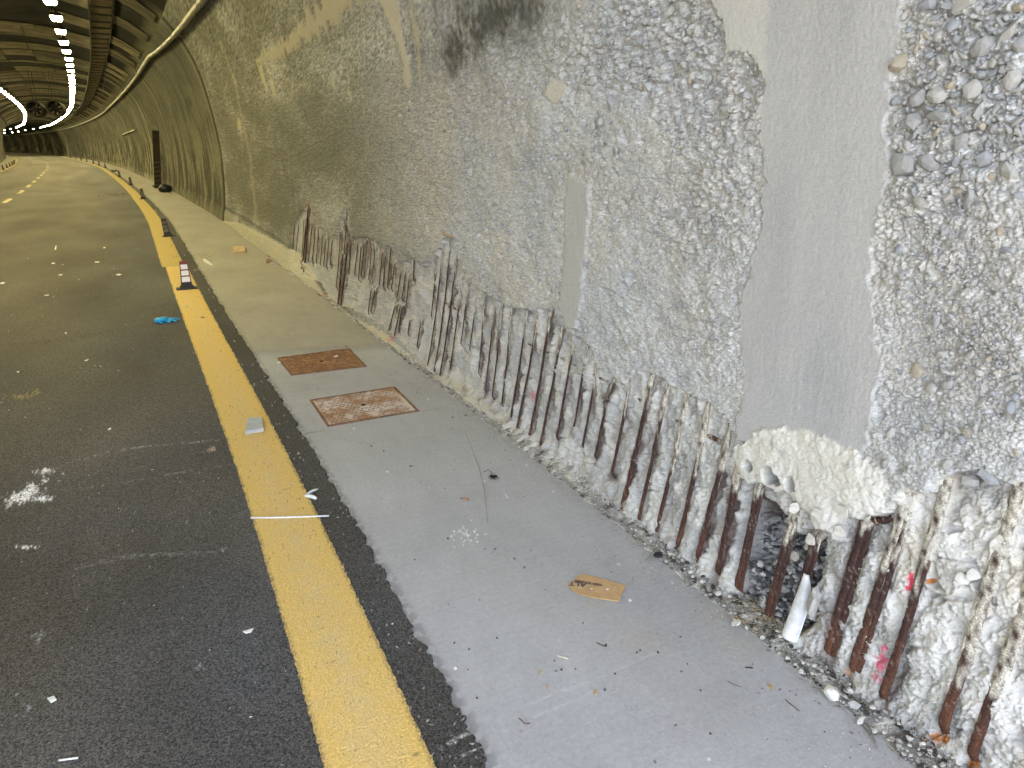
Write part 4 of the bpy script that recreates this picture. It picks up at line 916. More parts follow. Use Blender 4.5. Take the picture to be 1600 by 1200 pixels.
# ================================================================ RUBBLE AT THE FOOT OF THE WALL
yb = np.concatenate([np.linspace(-1.4, .6, 10), yang(22, 84, 520)]); sx_ = np.linspace(0, 1, 46)
Yb = np.repeat(yb[:, None], 46, 1); sb = np.repeat(sx_[None], len(yb), 0)
wid = .30 * sst(3.5, 1.6, Yb) + .10
Xb = 1.655 + .012 * fbm(Yb * 9, Yb * 0, 3, 401) + dx(Yb) - .012 + sb * wid
Zb = .004 + .055 * sst(0, 1, sb) * sst(6, 2, Yb) + .010 * fbm(Yb * 14, Xb * 14, 3, 402) * sst(0, .2, sb) + .006 * perlin(Yb * 60, Xb * 60, 403) * sst(0, .15, sb)
Zb[:, 0] = -.006
Cb = np.empty(Yb.shape + (3,)); Cb[:] = (.33, .32, .30); k = sst(.1, .5, perlin(Yb * 26, Xb * 26, 404))[..., None]; Cb = Cb * (1 - k) + np.array([.10, .095, .09]) * k
k = sst(.2, .5, perlin(Yb * 20, Xb * 20, 405))[..., None]; Cb = Cb * (1 - k) + np.array([.58, .57, .54]) * k
o = link('rubble_bed', mesh_np('rubble_bed', np.stack([Xb, Yb, Zb], -1), grid_faces(*Yb.shape)[:, ::-1], M_rub, Cb)); tag(o, 'gritty strip of dust between walkway and wall foot', kind='structure')
def bedz(y): return .012
pts = []; sz = []; cl = []; r6 = np.random.default_rng(31)
for _ in range(5200):
    y = .75 + 6.5 * r6.random() ** 2.1; u = r6.random() ** 1.1; wd_ = .16 * float(sst(4.5, 1.5, y)) + .05
    if y > 3.2 and r6.random() < .35: continue
    x = 1.645 + float(dx(y)) + u * wd_ + r6.normal() * .004
    s = min(.0022 + .0045 * r6.random() ** 3 * (1 + 1.1 * (y < 2.2)), .011); z = .004 + s * .4 + .04 * u * float(sst(6, 2, y))
    pts.append((x, y, z)); sz.append(s); q = r6.random()
    cl.append((.06, .055, .05) if q < .22 else ((.62, .61, .58) if q < .52 else (.36, .35, .33)))
for _ in range(420):                         # stray grains out on the walkway
    y = .9 + 5 * r6.random() ** 1.6; x = 1.64 + float(dx(y)) - abs(r6.normal()) * .12
    pts.append((x, y, .002)); sz.append(r6.uniform(.0012, .003)); cl.append((.6, .6, .58) if r6.random() < .5 else (.10, .10, .10))
for _ in range(1100):                         # filling of the cavity
    ty = r6.uniform(810, 985); q = wall(r6.uniform(1150, 1262), ty); s = r6.uniform(.006, .018); pts.append(wp(q[0], q[1], (-.05 - .07 * r6.random()) if ty > 880 else -.125 - .04 * r6.random())); sz.append(s); qq = r6.random(); cl.append((.10, .10, .105) if qq < .35 else ((.50, .50, .50) if qq < .6 else (.28, .28, .29)))
o = scatter('rubble', pts, sz, cl, M_rub); tag(o, 'fine broken concrete and grit spilled along the wall foot', kind='stuff')
# chips, straw and needles among the rubble
m = MB()
for _ in range(420):
    y = .8 + 4.2 * r6.random() ** 1.7; x = 1.63 + float(dx(y)) + r6.random() * .12; a = r6.uniform(0, 6.28); L = r6.uniform(.008, .035); z = .012 + .03 * max(0, (x - 1.66 - float(dx(y)))) / .1
    p0 = Vector((x, y, z)); p1 = p0 + Vector((math.cos(a) * L, math.sin(a) * L, r6.uniform(-.004, .008))); m.tube([p0, p1], r6.uniform(.0006, .0012), 3, False)
tag(m.build('twigs', pmat('dry_dark_twig', (.12, .09, .06), (.05, .04, .03), 20)), 'dark needles and twigs caught in the grit at the wall foot', kind='stuff')
m = MB()
for _ in range(60):
    q = gnd(r6.normal() * 28 + 1205, r6.normal() * 14 + 975); a = r6.uniform(0, 6.28); L = r6.uniform(.03, .09); p0 = Vector((q[0], q[1], .03)); mid = p0 + Vector((math.cos(a) * L * .5, math.sin(a) * L * .5, .012)); p1 = p0 + Vector((math.cos(a) * L, math.sin(a) * L, r6.uniform(-.01, .02))); m.tube([p0, mid, p1], .0009, 3, False)
tag(m.build('straw', pmat('pale_straw', (.46, .36, .20), (.3, .22, .12), 20)), 'dry straw snagged at the foot of the open cavity', kind='stuff')

def G(px, py, z=0.0): g = gnd(px, py, z); return Vector((g[0], g[1], z))
def chunk(name, px, py, s, mat, label, cat, shape=1, sc=(1, 1, .6), z=0.0, rz=.3):
    V = stone_shape(500 + shape, V2 if shape % 2 else V1); V = V * np.array(sc) * s; V[:, 2] -= V[:, 2].min()
    F = F2 if shape % 2 else F1
    o = link(name, mesh_np(name, V, F, mat)); g = G(px, py, z); o.location = g; o.rotation_euler = (0, 0, rz); tag(o, label, cat); return o
M_white = pmat('white_plaster_lump', (.78, .77, .74), (.6, .59, .56), 30, .85, .4)
chunk('plaster_lump', 1300, 1092, .030, M_white, 'white rounded plaster lump in the grit where walkway meets wall, larger of two', 'rubble', 1, (1, .8, .7), .006)
chunk('plaster_lump', 1332, 1107, .020, SM[0], 'small egg-shaped pale lump beside the larger white lump at the wall foot', 'rubble', 2, (1, 1, .9), .006)
chunk('plaster_lump', 1150, 975, .022, M_white, 'flat white chip lying below the dark cavity at the walkway edge', 'rubble', 4, (1.3, .9, .5), .010)
chunk('plaster_lump', 1122, 930, .014, M_white, 'small white chip on the grit under the paired rusty bars', 'rubble', 6, (1, .8, .6), .010)
chunk('plaster_lump', 1345, 1128, .016, M_white, 'white chip nearest the hanging wire at the wall foot', 'rubble', 8, (1.5, .8, .6), .008)
chunk('stone', 1263, 945, .052, SM[0], 'grey broken rock wedged against the white plastic pipe piece', 'stone', 3, (.75, .6, 1.1), .05, .6).location = wp(*wall(1280, 962), .030)
# ---- white plastic pipe half leaning in the cavity
pc = empty('pipe_offcut'); tag(pc, 'white curved plastic pipe offcut leaning among rusty bars', 'pipe offcut')
q0, q1 = wall(1250, 995), wall(1272, 900); A_, B_ = wp(q0[0], q0[1], .050), wp(q1[0], q1[1], .012)
ax = (B_ - A_).normalized(); out_ = Vector((-1, -.6, .2)); out_ = (out_ - ax * out_.dot(ax)).normalized(); side = ax.cross(out_)
V = []; nn, mm = 14, 11
for i in range(nn):
    t = i / (nn - 1); wd_ = .029 * (1 - .12 * t) if t < .58 else .029 * (.93 - .62 * ((t - .58) / .42) ** 1.5)
    sh = -.016 * (max(0, (t - .5)) / .5) ** 2
    for j in range(mm):
        a = (j / (mm - 1) - .5) * 2.3; V.append(A_ + (B_ - A_) * t + side * (math.sin(a) * wd_ + sh) + out_ * (math.cos(a) - .55) * wd_ * 1.1)
V += [v - out_ * .004 for v in V]; F = []
for i in range(nn - 1):
    for j in range(mm - 1):
        a = i * mm + j; F += [(a, a + 1, a + mm + 1, a + mm), tuple(x + nn * mm for x in (a + mm, a + mm + 1, a + 1, a))]
for i in range(nn - 1):
    for j in (0, mm - 1): a = i * mm + j; F.append((a, a + mm, a + mm + nn * mm, a + nn * mm))
for j in range(mm - 1):
    for i in (0, nn - 1): a = i * mm + j; F.append((a, a + 1, a + 1 + nn * mm, a + nn * mm))
o = MB().add(V, F).build('shell', pmat('white_pvc', (.66, .67, .69), (.52, .53, .54), 30, .42, .05), pc, None, True)
# ---- black oval cap
cp = G(1028, 868, .012); o = MB().tube([(0, 0, 0), (0, 0, .004), (0, 0, .008)], [.019, .021, .017], 18).build('rubber_disc', pmat('black_rubber', (.02, .02, .022), sc=10, rough=.5)); o.location = cp; o.scale = (1, .85, 1); tag(o, 'small black round rubber disc in the grit below a rusty bar', 'rubber disc')
# ---- wires at the wall foot
def wire(pts, r, mat, label, cat, name='wire', n=6):
    o = MB().tube(pts, r, n).build(name, mat, None, None, True); tag(o, label, cat); return o
M_wire = pmat('dull_wire', (.20, .18, .15), (.10, .09, .07), 30, .6)
wire([wp(*wall(1333, 1085), .02), wp(*wall(1345, 1110), .035), G(1358, 1135, .02), G(1368, 1160, .008)], .0022, M_wire, 'curved grey wire hanging to the walkway edge below a pink-marked bar', 'wire')
wire([wp(*wall(1352, 1080), .02), wp(*wall(1352, 1112), .04), G(1360, 1150, .015), G(1372, 1170, .006)], .0016, M_wire, 'second thinner wire beside the curved grey wire', 'wire')
# ---- inspection covers
M_frame = pmat('rusted_frame', (.24, .13, .07), (.12, .07, .045), 30, .85, .4)
M_c1 = pmat('brown_rust_plate', (.33, .175, .085), (.24, .12, .055), 9, .8, .3)
M_c2 = pmat('worn_dusty_plate', (.56, .50, .46), (.36, .20, .11), 5, .85, .3, thresh=(.42, .58))
M_tr1 = pmat('tread_dark', (.17, .08, .04), (.10, .05, .03), 40); M_tr2 = pmat('tread_brown', (.26, .18, .13), (.18, .10, .06), 40)
def cover(cor, mats, label, seed):
    P = [G(*c_) for c_ in cor]; ctr = sum(P, Vector()) / 4; e = empty('inspection_cover', ctr); tag(e, label, 'inspection cover', 'rusty covers in the walkway')
    P = [p - ctr for p in P]
    def at(u, v, z): a = P[0].lerp(P[1], u); b2 = P[3].lerp(P[2], u); p = a.lerp(b2, v); return (p[0], p[1], z)
    fr = MB(); i_ = .022; j_ = .03
    for (u0, v0, u1, v1) in [(0, 0, 1, j_), (0, 1 - j_, 1, 1), (0, j_, i_, 1 - j_), (1 - i_, j_, 1, 1 - j_)]:
        fr.hexa([at(u0, v0, -.01), at(u1, v0, -.01), at(u1, v1, -.01), at(u0, v1, -.01), at(u0, v0, .007), at(u1, v0, .007), at(u1, v1, .007), at(u0, v1, .007)])
    fr.build('frame', M_frame, e)
    g_ = .006
    MB().hexa([at(u, v, z) for z in (-.01, .005) for u, v in ((i_ + g_, j_ + g_), (1 - i_ - g_, j_ + g_), (1 - i_ - g_, 1 - j_ - g_), (i_ + g_, 1 - j_ - g_))]).build('plate', mats[0], e)
    r_ = np.random.default_rng(seed); tr = MB(); nu, nv = 19, 15
    for a in range(nu):
        for b2 in range(nv):
            u, v = .06 + .88 * (a + .5 * (b2 % 2)) / nu, .07 + .86 * b2 / (nv - 1)
            if abs(u - .5) < .05 and abs(v - .5) < .07 or r_.random() < .34: continue
            L = .019; an = (.28 if (a + b2) % 2 else -.2) + r_.normal() * .15; du, dv = math.cos(an) * L, math.sin(an) * L * 1.2
            pu, pv = -math.sin(an) * .0035, math.cos(an) * .005
            q = [(u - du - pu, v - dv - pv), (u + du - pu, v + dv - pv), (u + du + pu, v + dv + pv), (u - du + pu, v - dv + pv)]
            tr.hexa([at(x_, y_, .0045) for x_, y_ in q] + [at(x_, y_, .0085) for x_, y_ in q])
    t_ = tr.build('tread_pattern', mats[1], e); t_['kind'] = 'stuff'
    MB().tube([at(.5, .5, .004), at(.5, .5, .0075)], .016, 12).build('keyhole', M_dark, e)
cover([(455, 587), (573, 573), (546, 545), (433, 560)], (M_c1, M_tr1), 'brown rusty rectangular cover nearer the pale slab joint', 3)
cover([(512, 667), (655, 643), (617, 605), (484, 626)], (M_c2, M_tr2), 'larger worn cover whitened with dust, nearer the camera', 4)
# ---- torn cardboard with printing
cc_ = [(895, 917), (886, 904), (909, 899), (977, 917), (975, 922), (966, 941), (945, 939), (915, 930)]
P = [G(*p_) for p_ in [(895, 925), (887, 916), (896, 909), (907, 898.5), (930, 903), (952, 909), (978, 917.5), (967, 941), (947, 938.5), (926, 935), (908, 931)]]
ctr = sum(P, Vector()) / len(P); cbd = empty('cardboard', ctr); tag(cbd, 'torn brown cardboard scrap with printed black lettering', 'cardboard')
Pl = [p - ctr for p in P]; n = len(Pl)
zc = [.004, .004, .003, .002, .002, .002, .003, .002, .002, .002, .003]
V = [(p[0], p[1], z) for p, z in zip(Pl, zc)] + [(p[0], p[1], z + .004) for p, z in zip(Pl, zc)] + [(0, 0, .002), (0, 0, .006)]
F = [(2 * n, (i + 1) % n, i) for i in range(n)] + [(2 * n + 1, n + i, n + (i + 1) % n) for i in range(n)] + [(i, (i + 1) % n, n + (i + 1) % n, n + i) for i in range(n)]
MB().add(V, F).build('sheet', pmat('brown_cardboard', (.50, .335, .17), (.44, .285, .14), 25, .9, .1), cbd)
M_ink = pmat('black_ink', (.035, .04, .07), sc=50)
def text(body, hpx, a_, b_, z):
    cu = bpy.data.curves.new('lettering', 'FONT'); cu.body = body; cu.extrude = .0002; cu.offset = .0004
    a, b2, h_ = G(*a_), G(*b_), (G(a_[0], a_[1] + hpx) - G(*a_)).length; cu.size = h_ / .70
    o = bpy.data.objects.new('tmp', cu); COL.objects.link(o); bpy.context.view_layer.update()
    me = bpy.data.meshes.new_from_object(o.evaluated_get(bpy.context.evaluated_depsgraph_get())); bpy.data.objects.remove(o)
    co = np.empty(len(me.vertices) * 3); me.vertices.foreach_get('co', co); co = co.reshape(-1, 3); W = co[:, 0].max()
    co[:, 0] *= (b2 - a).length / W; me.vertices.foreach_set('co', co.ravel()); me.materials.clear(); me.materials.append(M_ink)
    o = link('lettering', me, cbd); o.location = ((a - ctr)[0], (a - ctr)[1], z); d_ = b2 - a; o.rotation_euler = (0, 0, math.atan2(d_[1], d_[0])); return o
text('ALT', 7, (916.5, 914), (889.5, 911.0), .0086)
text('NON SOVRAPP', 3.4, (941, 915.8), (898, 908.2), .0084)
for q in [(924, 922.5, .006), (949, 923.5, .007), (905, 921, .005), (932, 927, .003), (944, 915, .003), (961, 921, .003), (921, 918, .003)]:
    g = G(q[0], q[1]) - ctr; o = link('plaster_crumb', stone_mesh(3, 4), cbd); o.location = (g[0], g[1], .0085); o.scale = (q[2], q[2] * .6, q[2] * .4)
# ---- blue rubber glove crumpled on the road
M_glove = pmat('blue_nitrile', (.012, .33, .62), (.008, .24, .48), 30, .45, .3)
def skin_obj(name, chains, mat):
    V = []; E_ = []; R_ = []
    for ch in chains:
        st_ = None
        for (p, r) in ch:
            V.append(p); R_.append(r)
            if st_ is not None: E_.append((st_, len(V) - 1))
            st_ = len(V) - 1
    me = bpy.data.meshes.new(name); me.from_pydata(V, E_, []); me.materials.append(mat); o = link(name, me)
    sk = o.modifiers.new('skin', 'SKIN'); sk.use_smooth_shade = True
    for v_, r in zip(me.skin_vertices[0].data, R_): v_.radius = (r * 1.15, r * .72)
    me.skin_vertices[0].data[0].use_root = True
    sb_ = o.modifiers.new('sub', 'SUBSURF'); sb_.levels = 2; sb_.render_levels = 2
    dp = o.modifiers.new('crumple', 'DISPLACE'); tx = bpy.data.textures.new('crumple', 'CLOUDS'); tx.noise_scale = .022; dp.texture = tx; dp.strength = .014; return o
ge = empty('rubber_glove', G(259, 503, .012), .15); tag(ge, 'crumpled bright blue rubber glove lying on the asphalt', 'glove')
k_ = 1.15
ch = [[((-.10, .0, .02), .028), ((-.06, .005, .025), .034), ((-.01, .0, .028), .036), ((.03, .0, .022), .030)]]
o = skin_obj('palm', ch, M_glove); o.parent = ge
for f_ in [[((.01, .02, .02), .012), ((.06, .035, .022), .011), ((.11, .03, .012), .009)], [((.02, .005, .02), .012), ((.08, .008, .026), .011), ((.125, -.008, .012), .009)], [((.02, -.012, .018), .012), ((.06, -.035, .016), .011), ((.09, -.06, .008), .010)], [((.0, -.02, .018), .012), ((.01, -.05, .014), .011), ((.03, -.08, .007), .009)], [((-.06, -.015, .015), .013), ((-.055, -.05, .014), .012), ((-.04, -.075, .007), .010)]]:
    o = skin_obj('finger', [f_], M_glove); o.parent = ge
# ---- flat scraps
def scrap(name, pxs, th, mat, label, cat, z=0.0, lift=None):
    P = [G(*p_) for p_ in pxs]; c_ = sum(P, Vector()) / len(P); n = len(P); kf = .75 if c_[1] > 5 else 1; P = [c_ + (p - c_) * kf for p in P]; lift = lift or [0] * n
    V = [(p[0] - c_[0], p[1] - c_[1], l) for p, l in zip(P, lift)] + [((p[0] - c_[0]) * .95, (p[1] - c_[1]) * .95, l + th) for p, l in zip(P, lift)]
    F = [tuple(range(n))[::-1], tuple(range(n, 2 * n))] + [(i, (i + 1) % n, n + (i + 1) % n, n + i) for i in range(n)]
    o = MB().add(V, F).build(name, mat); o.location = (c_[0], c_[1], z); tag(o, label, cat); return o
M_wp = pmat('white_plastic', (.72, .73, .73), (.60, .61, .61), 30, .5); M_wood = pmat('fresh_wood', (.52, .36, .17), (.40, .26, .12), 30, .8); M_tile = pmat('grey_tile', (.40, .44, .50), (.33, .36, .42), 25, .6, .2); M_tile2 = pmat('pale_mortar', (.50, .46, .38), sc=30)
te = empty('tile_fragment', G(398, 673, .0)); tag(te, 'bluish grey square tile fragment lying on the yellow line', 'tile')
tc = G(398, 673); tp = [G(*p_) - tc for p_ in [(384, 683), (413, 678), (410, 660), (388, 661)]]
MB().hexa([(p[0], p[1], .015) for p in tp] + [(p[0], p[1], .026) for p in tp]).build('mortar_bed', M_tile2, te)
MB().hexa([(p[0] * .99, p[1] * .99, .0262) for p in tp] + [(p[0] * .97, p[1] * .97, .036) for p in tp]).build('glazed_face', M_tile, te)
# V shaped white scrap
ve = empty('plastic_scrap', G(486, 774, .013)); tag(ve, 'white V-shaped plastic scrap on the dark strip by the yellow line', 'plastic scrap'); vc = G(486, 774)
a_, b2, c2 = G(496.5, 765.5) - vc, G(476, 776.5) - vc, G(494.5, 780) - vc
def lens_strip(p, q, w0, w1, h_):
    p, q = Vector((p[0], p[1], .004)), Vector((q[0], q[1], .004)); pts_ = []; n = 9; rs_ = []
    for i in range(n): t = i / (n - 1); pts_.append(p.lerp(q, t) + Vector((0, 0, h_ * math.sin(math.pi * t)))); rs_.append((w0 + (w1 - w0) * t) * (.55 + .45 * math.sin(math.pi * min(1, t * .9 + .08))))
    return MB().tube(pts_, rs_, 8)
lens_strip(a_, b2, .0065, .006, .006).build('arm', M_wp, ve, None, True); lens_strip(b2 + Vector((.004, 0, 0)), c2, .008, .011, .005).build('arm', M_wp, ve, None, True)
wire([G(392, 809, .018), G(430, 808.6, .018), G(470, 807.6, .017), G(514, 806, .016)], .0042, M_wp, 'long thin white stick lying across the yellow line', 'stick', 'stick')
wire([G(92, 1188, .014), G(122, 1184, .014)], .0030, M_wp, 'short straight white stick on the asphalt at bottom left', 'stick', 'stick')
wire([G(*q_, .003) for q_ in [(727, 675), (737, 700), (748, 730), (755, 755), (759, 785), (762, 818)]], .0010, pmat('tan_wire', (.36, .33, .25), sc=20), 'long curved tan stalk lying on the pale walkway', 'stalk', 'stalk')
tw = empty('weed_clump', G(771, 747, .004)); tag(tw, 'small black dried weed with thin stalk on the walkway', 'weed'); tcc = G(771, 747)
MB().tube([(G(755, 739) - tcc) + Vector((0, 0, .004)), (G(763, 737) - tcc) + Vector((0, 0, .012)), (G(768, 741) - tcc) + Vector((0, 0, .008)), Vector((0, 0, .008))], .0012, 5).build('stem', M_dark, tw)
V = stone_shape(77, V2) * np.array([.016, .014, .011]); o = link('head', mesh_np('head', V, F2, M_dark), tw); o.location = (0, 0, .008)
for k in range(7):
    a = k * .9; MB().tube([(0, 0, .008), (math.cos(a) * .018, math.sin(a) * .018, .010), (math.cos(a + .3) * .027, math.sin(a + .3) * .027, .002)], [.004, .003, .001], 4).build('leaf', M_dark, tw)
for i, (pxs, mat, lab, cat) in enumerate([
    ([(380, 992), (397, 987), (393, 993), (384, 995)], M_wp, 'thin white shard on the dark asphalt left of the yellow line', 'shard'),
    ([(75, 1097), (86, 1093), (90, 1099), (81, 1104)], M_white, 'white plaster crumb on the road near bottom left', 'crumb'),
    ([(179, 431), (186, 429), (192, 430.5), (186, 432.5)], M_wp, 'white oval scrap on the road left of the nearest cone', 'scrap'),
    ([(85, 392), (87, 384), (89, 384), (88, 393)], M_wp, 'upright-looking white sliver far out on the road', 'scrap'),
    ([(79, 413), (83, 411.5), (88, 412.5), (83, 414.5)], M_white, 'pale scrap just below the white sliver on the road', 'scrap'),
    ([(147, 410), (157, 410), (156, 411.8), (148, 411.8)], M_white, 'flat pale scrap midway between sliver and cones', 'scrap'),
    ([(91, 430.5), (99, 430), (98, 431.8), (92, 432)], M_white, 'thin pale scrap left of the white oval scrap', 'scrap'),
    ([(0, 443), (9, 442), (8, 445.5), (0, 446)], M_wp, 'white scrap at the left edge of the road view', 'scrap'),
    ([(68, 463), (78, 462), (77, 463.6), (70, 464)], M_wp, 'thin white scrap on the road below the oval scrap', 'scrap'),
    ([(131, 566), (140, 563), (139, 565.5), (133, 567)], M_white, 'cream splinter on the road below the blue glove', 'scrap'),
    ([(101, 522), (105, 521.5), (105, 523.5), (102, 523.8)], M_wp, 'tiny bright white pellet on the road left of the glove', 'scrap'),
    ([(169, 674), (174, 671.5), (174, 674), (170, 675.5)], M_wp, 'small white pellet in the middle of the near asphalt', 'scrap'),
    ([(26, 583), (31, 582.5), (31, 584.5), (27, 585)], M_wp, 'tiny white pellet near the left edge above the powder', 'scrap'),
    ([(161, 387.5), (166, 387), (165, 389), (161, 389.5)], M_white, 'pale fleck above the flat pale scrap', 'scrap'),
    ([(288, 483), (291, 479), (296, 480), (295, 484)], SM[0], 'grey pebble on the yellow line below the nearest cone', 'pebble'),
    ([(311, 498), (317, 496.5), (323, 498), (318, 500)], pmat('brown_chip', (.25, .13, .08), sc=20), 'reddish brown chip on the yellow line', 'chip'),
    ([(928, 1079), (932, 1078), (933, 1086), (929.5, 1087)], M_wood, 'short yellow wood chip on the walkway below the cardboard', 'wood chip'),
    ([(853, 1071), (855, 1071), (856, 1078), (854, 1078)], M_wood, 'thin wood splinter left of the yellow wood chip', 'wood chip'),
    ([(870, 1025), (886, 1029.5), (888, 1031), (871, 1026.5)], pmat('pale_splinter', (.7, .66, .52), sc=20), 'slim pale splinter on the walkway under the cardboard', 'splinter'),
    ([(1198, 1068), (1204, 1071), (1210, 1077), (1207, 1078.5), (1201, 1073)], M_wood, 'curled yellow wood shaving by the wall foot', 'wood shaving'),
    ([(840, 1050), (845, 1046), (848, 1053), (843, 1057)], pmat('tan_leaf', (.45, .40, .30), sc=30), 'small tan scrap above the paired scratch lines', 'scrap'),
    ([(708, 1044), (712, 1042), (714, 1046), (710, 1048)], M_white, 'white chip just right of the ragged asphalt edge', 'chip'),
    ([(981, 938), (985, 936.5), (987, 939.5), (983, 941.5)], M_white, 'white crumb right of the cardboard corner', 'crumb'),
    ([(432, 567), (438, 565), (440, 566.5), (434, 569)], M_white, 'cream fleck at the left corner of the brown cover', 'chip'),
    ([(520, 559), (528, 556), (530, 558.5), (523, 561)], M_white, 'white flake lying on the brown rusty cover', 'flake'),
    ]): scrap('scrap', pxs, .003, mat, lab, cat, .0125 if pxs[0][0] < 460 and i < 16 else (.010 if i == 24 else .002))
rt = np.random.default_rng(8)
m = MB(); m2 = MB()
for _ in range(190):
    y = 1.4 + 14 * rt.random() ** 1.4; x = rt.uniform(-1.1 - .35 * y, .60) + float(dx(y)); s = rt.uniform(.0012, .0032) * (1 + .10 * y)
    V = stone_shape(int(rt.integers(1, 50)), V1) * s; a = rt.uniform(0, 6.3)
    V = np.stack([V[:, 0] * math.cos(a) * 1.6 - V[:, 1] * math.sin(a) * .7, V[:, 0] * math.sin(a) * 1.6 + V[:, 1] * math.cos(a) * .7, V[:, 2] * .5], 1) + np.array([x, y, .0135]); m.add(V, F1)
tag(m.build('grit', M_white), 'scattered tiny white crumbs all over the asphalt', kind='stuff')
for _ in range(70):
    y = 1.1 + 6 * rt.random() ** 1.5; x = rt.uniform(.68, 1.6) + float(dx(y)); s = rt.uniform(.0015, .0042); V = stone_shape(int(rt.integers(1, 50)), V1) * s + np.array([x, y, s * .4]); m2.add(V, F1)
for px, py in [(911, 974), (947, 1008), (1000, 1017), (995, 1020), (866, 1033), (869, 1049), (877, 1047), (1110, 1147), (961, 1053), (1028, 1020), (1074, 1038), (1063, 996), (710, 1005), (733, 1015), (745, 1091), (648, 875), (700, 842), (596, 779)]:
    g = gnd(px, py); V = stone_shape(int(rt.integers(1, 50)), V1) * rt.uniform(.003, .0055) + np.array([g[0], g[1], .002]); m2.add(V, F1)
tag(m2.build('tar_crumbs', pmat('tar_crumb', (.05, .05, .052), sc=20)), 'scattered small black tar crumbs on the walkway', kind='stuff')
wire([G(932, 1004, .003), G(943, 1009, .004), G(948, 1010, .003)], .0014, M_dark, 'short dark twig with a knob on the walkway', 'twig', 'twig')
wire([G(811, 1122, .003), G(821, 1131, .006), G(828, 1130, .003)], .0014, pmat('red_brown_twig', (.14, .07, .05), sc=20), 'bent reddish twig at the lower left of the walkway', 'twig', 'twig')
wire([G(1227, 1093, .003), G(1238, 1102, .004), G(1249, 1111, .003)], .0014, pmat('brown_twig', (.16, .11, .08), sc=20), 'straight brown twig by the wall foot', 'twig', 'twig')
wire([G(1164, 1042.5, .002), G(1176, 1043.5, .002)], .0020, M_dark, 'short black sliver on the walkway, right part', 'sliver', 'sliver')
wire([G(1138, 1065, .002), G(1150, 1071, .002), G(1158, 1073, .002)], .0010, M_wire, 'faint grey thread on the walkway', 'thread', 'thread')
wire([G(1010, 875, .012), G(1018, 866, .025), G(1024, 858, .04)], .0022, M_wire, 'stubby grey twig propped beside the black cap', 'twig', 'twig')
# ---- items farther up the walkway
be = empty('wood_block', G(375, 392)); tag(be, 'split tan wooden block resting against the wall foot', 'wood block'); bc = G(375, 392)
P4 = [G(*q_) - bc for q_ in [(365, 396), (384, 395), (384, 389), (364, 389.5)]]
MB().hexa([(p[0], p[1], .0) for p in P4] + [(p[0], p[1], .028) for p in P4]).build('lower_plank', M_wood, be); MB().hexa([(p[0] * .96, p[1] * .96, .030) for p in P4] + [(p[0] * .9, p[1] * .9, .050) for p in P4]).build('upper_plank', pmat('tan_wood', (.60, .45, .26), sc=12), be)
chunk('stone', 421, 412, .055, pmat('broken_tan_stone', (.42, .30, .18), (.25, .15, .08), 12, .9, .4), 'broken reddish tan stone where the ledge meets the walkway', 'stone', 9, (1, .8, .8), 0)
scrap('cloth_strip', [(314, 405), (318, 403.5), (328, 410), (335, 416), (330, 416.5), (320, 412)], .012, M_wp, 'crumpled white plastic strip on the walkway beside the cones', 'plastic strip', .002)
wire([G(300, 397, .006), G(315, 396.5, .02), G(330, 394, .03), G(336, 392, .02), G(334, 396, .01), G(322, 402, .006), G(312, 403, .004)], .0045, pmat('pale_hoop', (.66, .58, .36), sc=5), 'thin pale hoop of plastic band on the walkway', 'band', 'band')
scrap('scrap', [(1 + 498 - 80, 300 + 112), (425, 410), (428, 412), (424, 414)], .01, M_white, 'pale chip at the wall foot behind the reddish stone', 'chip', .004)
# dark plank standing by the wall with a lower striped section, and a black bag at its foot
pb = G(247, 294.5); e = empty('timber_post', pb, .2); e.rotation_euler = (0, math.radians(5.5), .2); tag(e, 'tall dark brown board standing upright against the wall', 'board')
D = pb[1]; wd_ = 4.2 / FPX * D * 1.05; H = 74 / FPX * D * 1.02
MB().taper(0, H, wd_, .03, wd_, .03).build('board', pmat('dark_timber', (.035, .022, .013), (.02, .013, .008), 3, .8), e)
mg = pmat('pale_strap', (.09, .07, .045), sc=5)
for k in range(6): MB().hexa([(-wd_ * 1.03, -.052, .10 + k * .17 * 1), (wd_ * 1.03, -.052, .15 + k * .17), (wd_ * 1.03, -.046, .15 + k * .17), (-wd_ * 1.03, -.046, .10 + k * .17), (-wd_ * 1.03, -.052, .13 + k * .17), (wd_ * 1.03, -.052, .18 + k * .17), (wd_ * 1.03, -.046, .18 + k * .17), (-wd_ * 1.03, -.046, .13 + k * .17)]).build('strap', mg, e)
gx = empty('wire_grating', G(258, 293) + Vector((.06, .10, 0)), .1); tag(gx, 'dark wire mesh leaning behind the upright board', 'mesh')
m = MB()
for k in range(7): m.tube([(-.1 + k * .055, .02, .02), (-.1 + k * .055, .12, 1.25)], .006, 4)
for k in range(15): m.tube([(-.1, .02 + .1 * k / 15, .05 + k * .08), (.23, .02 + .1 * k / 15, .05 + k * .08)], .006, 4)
m.build('wires', M_dark, gx)
bgc = G(258, 301); e = empty('black_bag', bgc); tag(e, 'shiny black rubbish bag slumped at the foot of the board', 'bag')
V = V2.copy(); V = ico(3)[0]; F3 = ico(3)[1]; r_ = 1 + .12 * perlin(V[:, 0] * 2.5, V[:, 1] * 2.5 + V[:, 2] * 2, 5) + .05 * perlin(V[:, 0] * 7, V[:, 2] * 7, 6)
V = V * r_[:, None] * np.array([.24, .20, .165]) + np.array([.03, .1, .13]); V[:, 2] = np.maximum(V[:, 2], 0)
link('sack', mesh_np('sack', V, F3, pmat('black_plastic', (.012, .012, .014), sc=10, rough=.3, bump=.4), None, True), e)
MB().tube([(-.28, .05, .2), (-.32, .04, .24), (-.36, .02, .22)], [.04, .03, .045], 8).build('neck', pmat('black_plastic_neck', (.02, .02, .022), sc=10, rough=.3), e)
